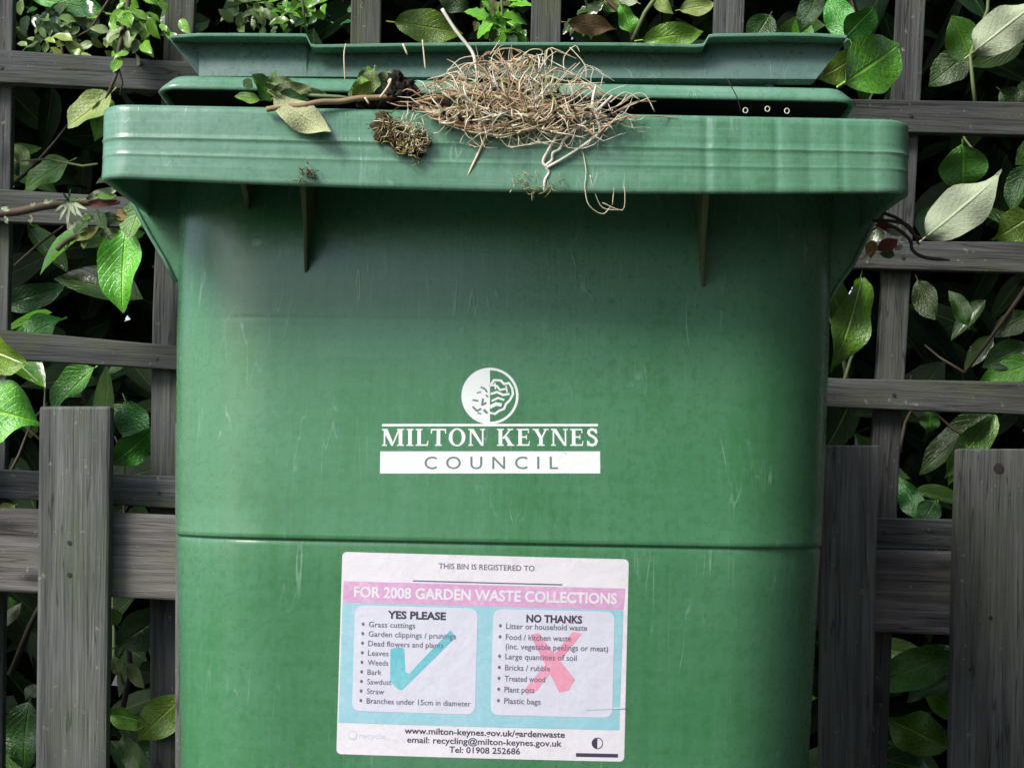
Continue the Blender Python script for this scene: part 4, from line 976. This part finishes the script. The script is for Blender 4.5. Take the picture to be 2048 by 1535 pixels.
# prunings on the left of the rim
single('twig', 'brown cut twig lying across the rim left of the root clump', 'twig', [(533, 219, -.006), (570, 213, -.007), (600, 212, -.007), (640, 204, -.006), (680, 203, -.003), (720, 196, -.002), (760, 195, .0), (840, 188, .005)], 0.0021, M_TWIG)
def loose_leaf(args, label, name='loose_leaf'):
    o = put_leaf(None, *args, name=name); tag(o, label, 'leaf'); return o
loose_leaf((548, 192, 660, 272, 62, -.010, .003, 168, 'y', 0), 'pale yellow-green pointed leaf hanging over the rim under the twig')
wl = empty('green_weed', P(555, 190, 0.03)); tag(wl, 'curled green weed leaves tucked under the lid at left', 'weed')
for a in ((545, 200, 500, 150, 40, .02, -.01, 30, 'm', 1), (550, 195, 548, 142, 34, .02, -.01, -20, 'm', 3), (545, 180, 615, 178, 30, .01, -.01, 20, 's', 2), (520, 200, 470, 195, 24, .02, 0, 10, 'b', 1), (600, 180, 655, 190, 18, .01, 0, 10, 's', 0),
          (560, 185, 620, 198, 26, .0, 0, 30, 'd', 1), (540, 165, 590, 165, 22, .01, 0, 0, 's', 1), (505, 175, 485, 160, 22, .015, 0, 0, 'd', 3)): put_leaf(wl, *a)
wisps('stem', [[(540, 200, .02), (590, 190, .012), (640, 192, .006), (700, 195, .004)], [(530, 180, .02), (570, 172, .015), (620, 185, .01)]], M_STEMG, wl, 0.0014, 6)
gw = empty('moss_tuft', P(745, 200, 0.0)); tag(gw, 'bright green mossy tuft standing on the rim left of the roots', 'moss')
for a in ((720, 202, 725, 150, 40, .005, 0, 10, 'b', 3), (705, 200, 745, 160, 30, .0, 0, 30, 'b', 1), (735, 195, 755, 135, 36, .01, 0, -20, 's', 4), (745, 185, 785, 140, 30, .01, 0, 20, 's', 2), (725, 175, 738, 132, 30, .015, 0, 0, 'm', 1), (700, 202, 720, 172, 24, 0, 0, 10, 'm', 2)): put_leaf(gw, *a)
wisps('stem', [[(760, 195, -.004), (775, 175, -.004), (782, 158, -.002), (775, 165, -.003)], [(730, 195, -.005), (738, 208, -.005)]], M_STRAW, gw, 0.0009, 5)
cl = MB()
for i, (x_, y_, r_) in enumerate(((790, 160, .0055), (800, 180, .006), (780, 190, .006), (815, 172, .0045), (768, 200, .004), (810, 195, .005), (797, 150, .003), (826, 184, .004), (760, 208, .003), (742, 206, .003), (722, 208, .002))): cl.blob(P(x_, y_, 0.004), r_, 2, 0.9, i * 2.3)
t = cl.build('soil_clod', M_SOIL_SHADE, None, True); tag(t, 'dark crumbly soil clod between the moss tuft and the roots', 'soil')
mo = empty('moss_clump', P(808, 270, -0.006)); tag(mo, 'brown mossy clump stuck on the front of the rim', 'moss')
cl = MB()
for i, (x_, y_, r_) in enumerate(((768, 250, .0075), (775, 268, .008), (790, 262, .007), (800, 285, .008), (820, 288, .008), (838, 280, .006), (808, 296, .006), (766, 232, .004))): cl.blob(P(x_, y_, -0.003), r_, 2, 0.55, i * 4.3, (1.1, 0.6, 0.9))
cl.build('moss_core', M_MOSSD, mo, True)
def fuzz(name, cxs, n, seed, mat, parent, r, Lp):
    q = random.Random(seed); m = MB()
    for _ in range(n):
        cx_, cy_, rr_ = q.choice(cxs); u = cx_ + q.gauss(0, .5) * rr_; v_ = cy_ + q.gauss(0, .5) * rr_; a = q.uniform(0, 6.28); pts = []
        for i in range(5):
            pts.append(P(u, v_, -0.007 - 0.004 * math.sin(i * .8) )); a += q.gauss(0, 0.6); u += math.cos(a) * Lp / 5; v_ += math.sin(a) * Lp / 5
        m.tube(pts, r, 3, False)
    return tag(m.build(name, mat, parent, True), kind='stuff')
fuzz('fuzz', [(775, 255, 22), (800, 280, 26), (835, 285, 24), (815, 295, 20)], 75, 31, M_OLIVE, mo, 0.0004, 26)
fuzz('fuzz', [(775, 255, 22), (800, 280, 26), (835, 285, 24), (815, 295, 20)], 110, 35, M_MOSS, mo, 0.0004, 24)
fuzz('fuzz', [(800, 255, 26), (840, 270, 24), (820, 250, 20)], 50, 32, M_STRAW, mo, 0.00035, 34)
cl = MB()
for i, (x_, y_, r_) in enumerate(((838, 305, .0035), (830, 300, .003))): cl.blob(P(x_, y_, -0.005), r_, 1, 0.4, i)
cl.build('soil_crumb', M_SOIL_SHADE, mo, True)
mb = empty('moss_smear', P(612, 348, -0.004)); tag(mb, 'small brown moss smear on the lower left rim edge', 'moss')
fuzz('fuzz', [(618, 345, 12), (605, 350, 16)], 24, 33, M_MOSS, mb, 0.0004, 16)
cl = MB(); cl.blob(P(620, 348, -0.003), 0.0022, 2, 0.5, 3.0); cl.build('moss_core', M_MOSS, mb, True)
ml = empty('moss_wisp', P(1075, 374, -0.004)); tag(ml, 'thin wisp of olive moss on the rim edge below the forked root', 'moss')
fuzz('fuzz', [(1050, 370, 14), (1075, 374, 18), (1105, 374, 14)], 20, 34, M_OLIVE, ml, 0.00035, 30)
for x_, y_, r_, wh in ((696, 352, .0017, 'lower edge of the rim'), (753, 346, .0020, 'rim under the moss clump'), (771, 324, .0019, 'rim just left of the moss clump'), (673, 318, .0019, 'rim below the pale leaf'),
                       (1002, 351, .0014, 'rim left of the forked root'), (560, 318, .0014, 'rim left of the pale leaf')):
    cl = MB(); cl.blob(P(x_, y_, -0.0022), r_, 2, 0.4, x_ * 0.1, (1, 0.6, 1)); t = cl.build('soil_crumb', M_SOIL_SHADE, None, True); tag(t, 'dark soil crumb on the ' + wh, 'soil crumb', 'soil crumbs on the rim')
for x_, y_, wh in ((1491, 221, 'leftmost'), (1535, 218, 'middle'), (1574, 222, 'rightmost')):
    m = MB(); c = P(x_, y_, 0.0); q = [c + Vector((0.0017 * math.cos(R(a)), 0, 0.0019 * math.sin(R(a)))) for a in range(-90, 271, 30)]
    m.tube(q, 0.00038, 5); t = m.build('root_curl', M_ROOT, None, True)
    tag(t, wh + ' of three tiny white root curls on the right rim edge', 'root', 'tiny root curls on the rim')
single('seed_stalk', 'thin dark stalk rising from the right rim across the lid lip', 'stalk', [(1482, 222, .004), (1474, 195, .0), (1462, 172, -.002), (1453, 156, 0)], 0.0004, M_BARK)

# cut branch sticking out below the left end of the rim
br = empty('cut_branch', P(110, 415, 0.10)); tag(br, 'cut branch with pale spiky leaf tuft beside the left end of the rim', 'branch')
wisps('stem', [[(-40, 430, .10), (30, 424, .10), (90, 412, .10), (160, 405, .11), (205, 402, .11), (240, 404, .11)]], M_STEM, br, 0.0034, 8)
wisps('cut_twig', [[(115, 498, .09), (140, 478, .10), (185, 462, .11), (230, 440, .12)]], M_STEM, br, 0.0022, 8)
for tx, ty, w_ in ((105, 425, 6), (118, 440, 7), (134, 452, 8), (150, 430, 9), (162, 432, 10), (172, 418, 8), (125, 385, 5), (140, 378, 5), (112, 400, 6), (165, 395, 6)):
    put_leaf(br, 138, 402, tx, ty, w_, 0.085, -.012, 0, 'p' if ty > 395 else 'm', 0)
for a in ((20, 420, 0, 415, 10, .09, 0, 0, 'p', 0), (85, 405, 105, 400, 10, .09, 0, 0, 'p', 0), (60, 412, 70, 405, 8, .09, 0, 0, 'p', 0), (10, 432, 15, 448, 9, .09, 0, 0, 'p', 0), (62, 430, 60, 448, 9, .09, 0, 0, 'p', 0),
          (170, 398, 240, 378, 20, .09, 0, 20, 'p', 2), (190, 392, 235, 392, 16, .085, 0, 0, 'm', 1), (175, 405, 240, 405, 16, .09, 0, 30, 'r', 0), (150, 480, 200, 455, 24, .10, 0, 0, 'y', 1), (175, 440, 145, 470, 30, .10, 0, 20, 'd', 0),
          (190, 420, 215, 460, 26, .10, 0, 0, 'd', 1), (200, 470, 240, 465, 24, .11, 0, 10, 'm', 2), (205, 430, 245, 445, 24, .11, 0, 30, 'd', 0), (150, 445, 135, 460, 14, .09, 0, 0, 'p', 1), (160, 430, 190, 440, 18, .1, 0, 0, 'm', 0), (230, 430, 255, 430, 24, .11, 0, 0, 'o', 3),
          (135, 475, 130, 500, 14, .10, 0, 0, 'm', 0), (170, 475, 168, 498, 14, .1, 0, 0, 's', 1)): put_leaf(br, *a)
# dead leaves and dark roots at the right end of the rim
dr = empty('dead_prunings', P(1770, 480, 0.10)); tag(dr, 'dead red-brown leaf with dark curly roots beside the right end of the rim', 'dead leaves')
for a in ((1755, 500, 1795, 480, 28, .12, 0, 0, 'r', 1), (1745, 480, 1740, 515, 24, .11, 0, 20, 'o', 0), (1750, 450, 1790, 460, 14, .12, 0, 0, 'r', 3), (1770, 460, 1810, 470, 14, .12, 0, 10, 'p', 0), (1790, 500, 1805, 490, 12, .12, 0, 0, 'p', 1), (1790, 510, 1760, 505, 18, .12, 0, 0, 'd', 2)): put_leaf(dr, *a)
wisps('curly_root', [[(1745, 440, .11), (1790, 455, .11), (1820, 480, .11), (1825, 500, .11), (1850, 515, .11), (1900, 520, .11)], [(1765, 425, .11), (1800, 440, .11), (1830, 470, .11), (1845, 478, .11)], [(1760, 440, .11), (1815, 450, .11), (1838, 490, .11)]], M_BARK, dr, 0.0014, 6)
wisps('curly_root', [[(1735, 470, .11), (1755, 455, .11), (1770, 470, .11)], [(1720, 520, .11), (1750, 500, .11)]], M_STRAWD, dr, 0.0010, 5)
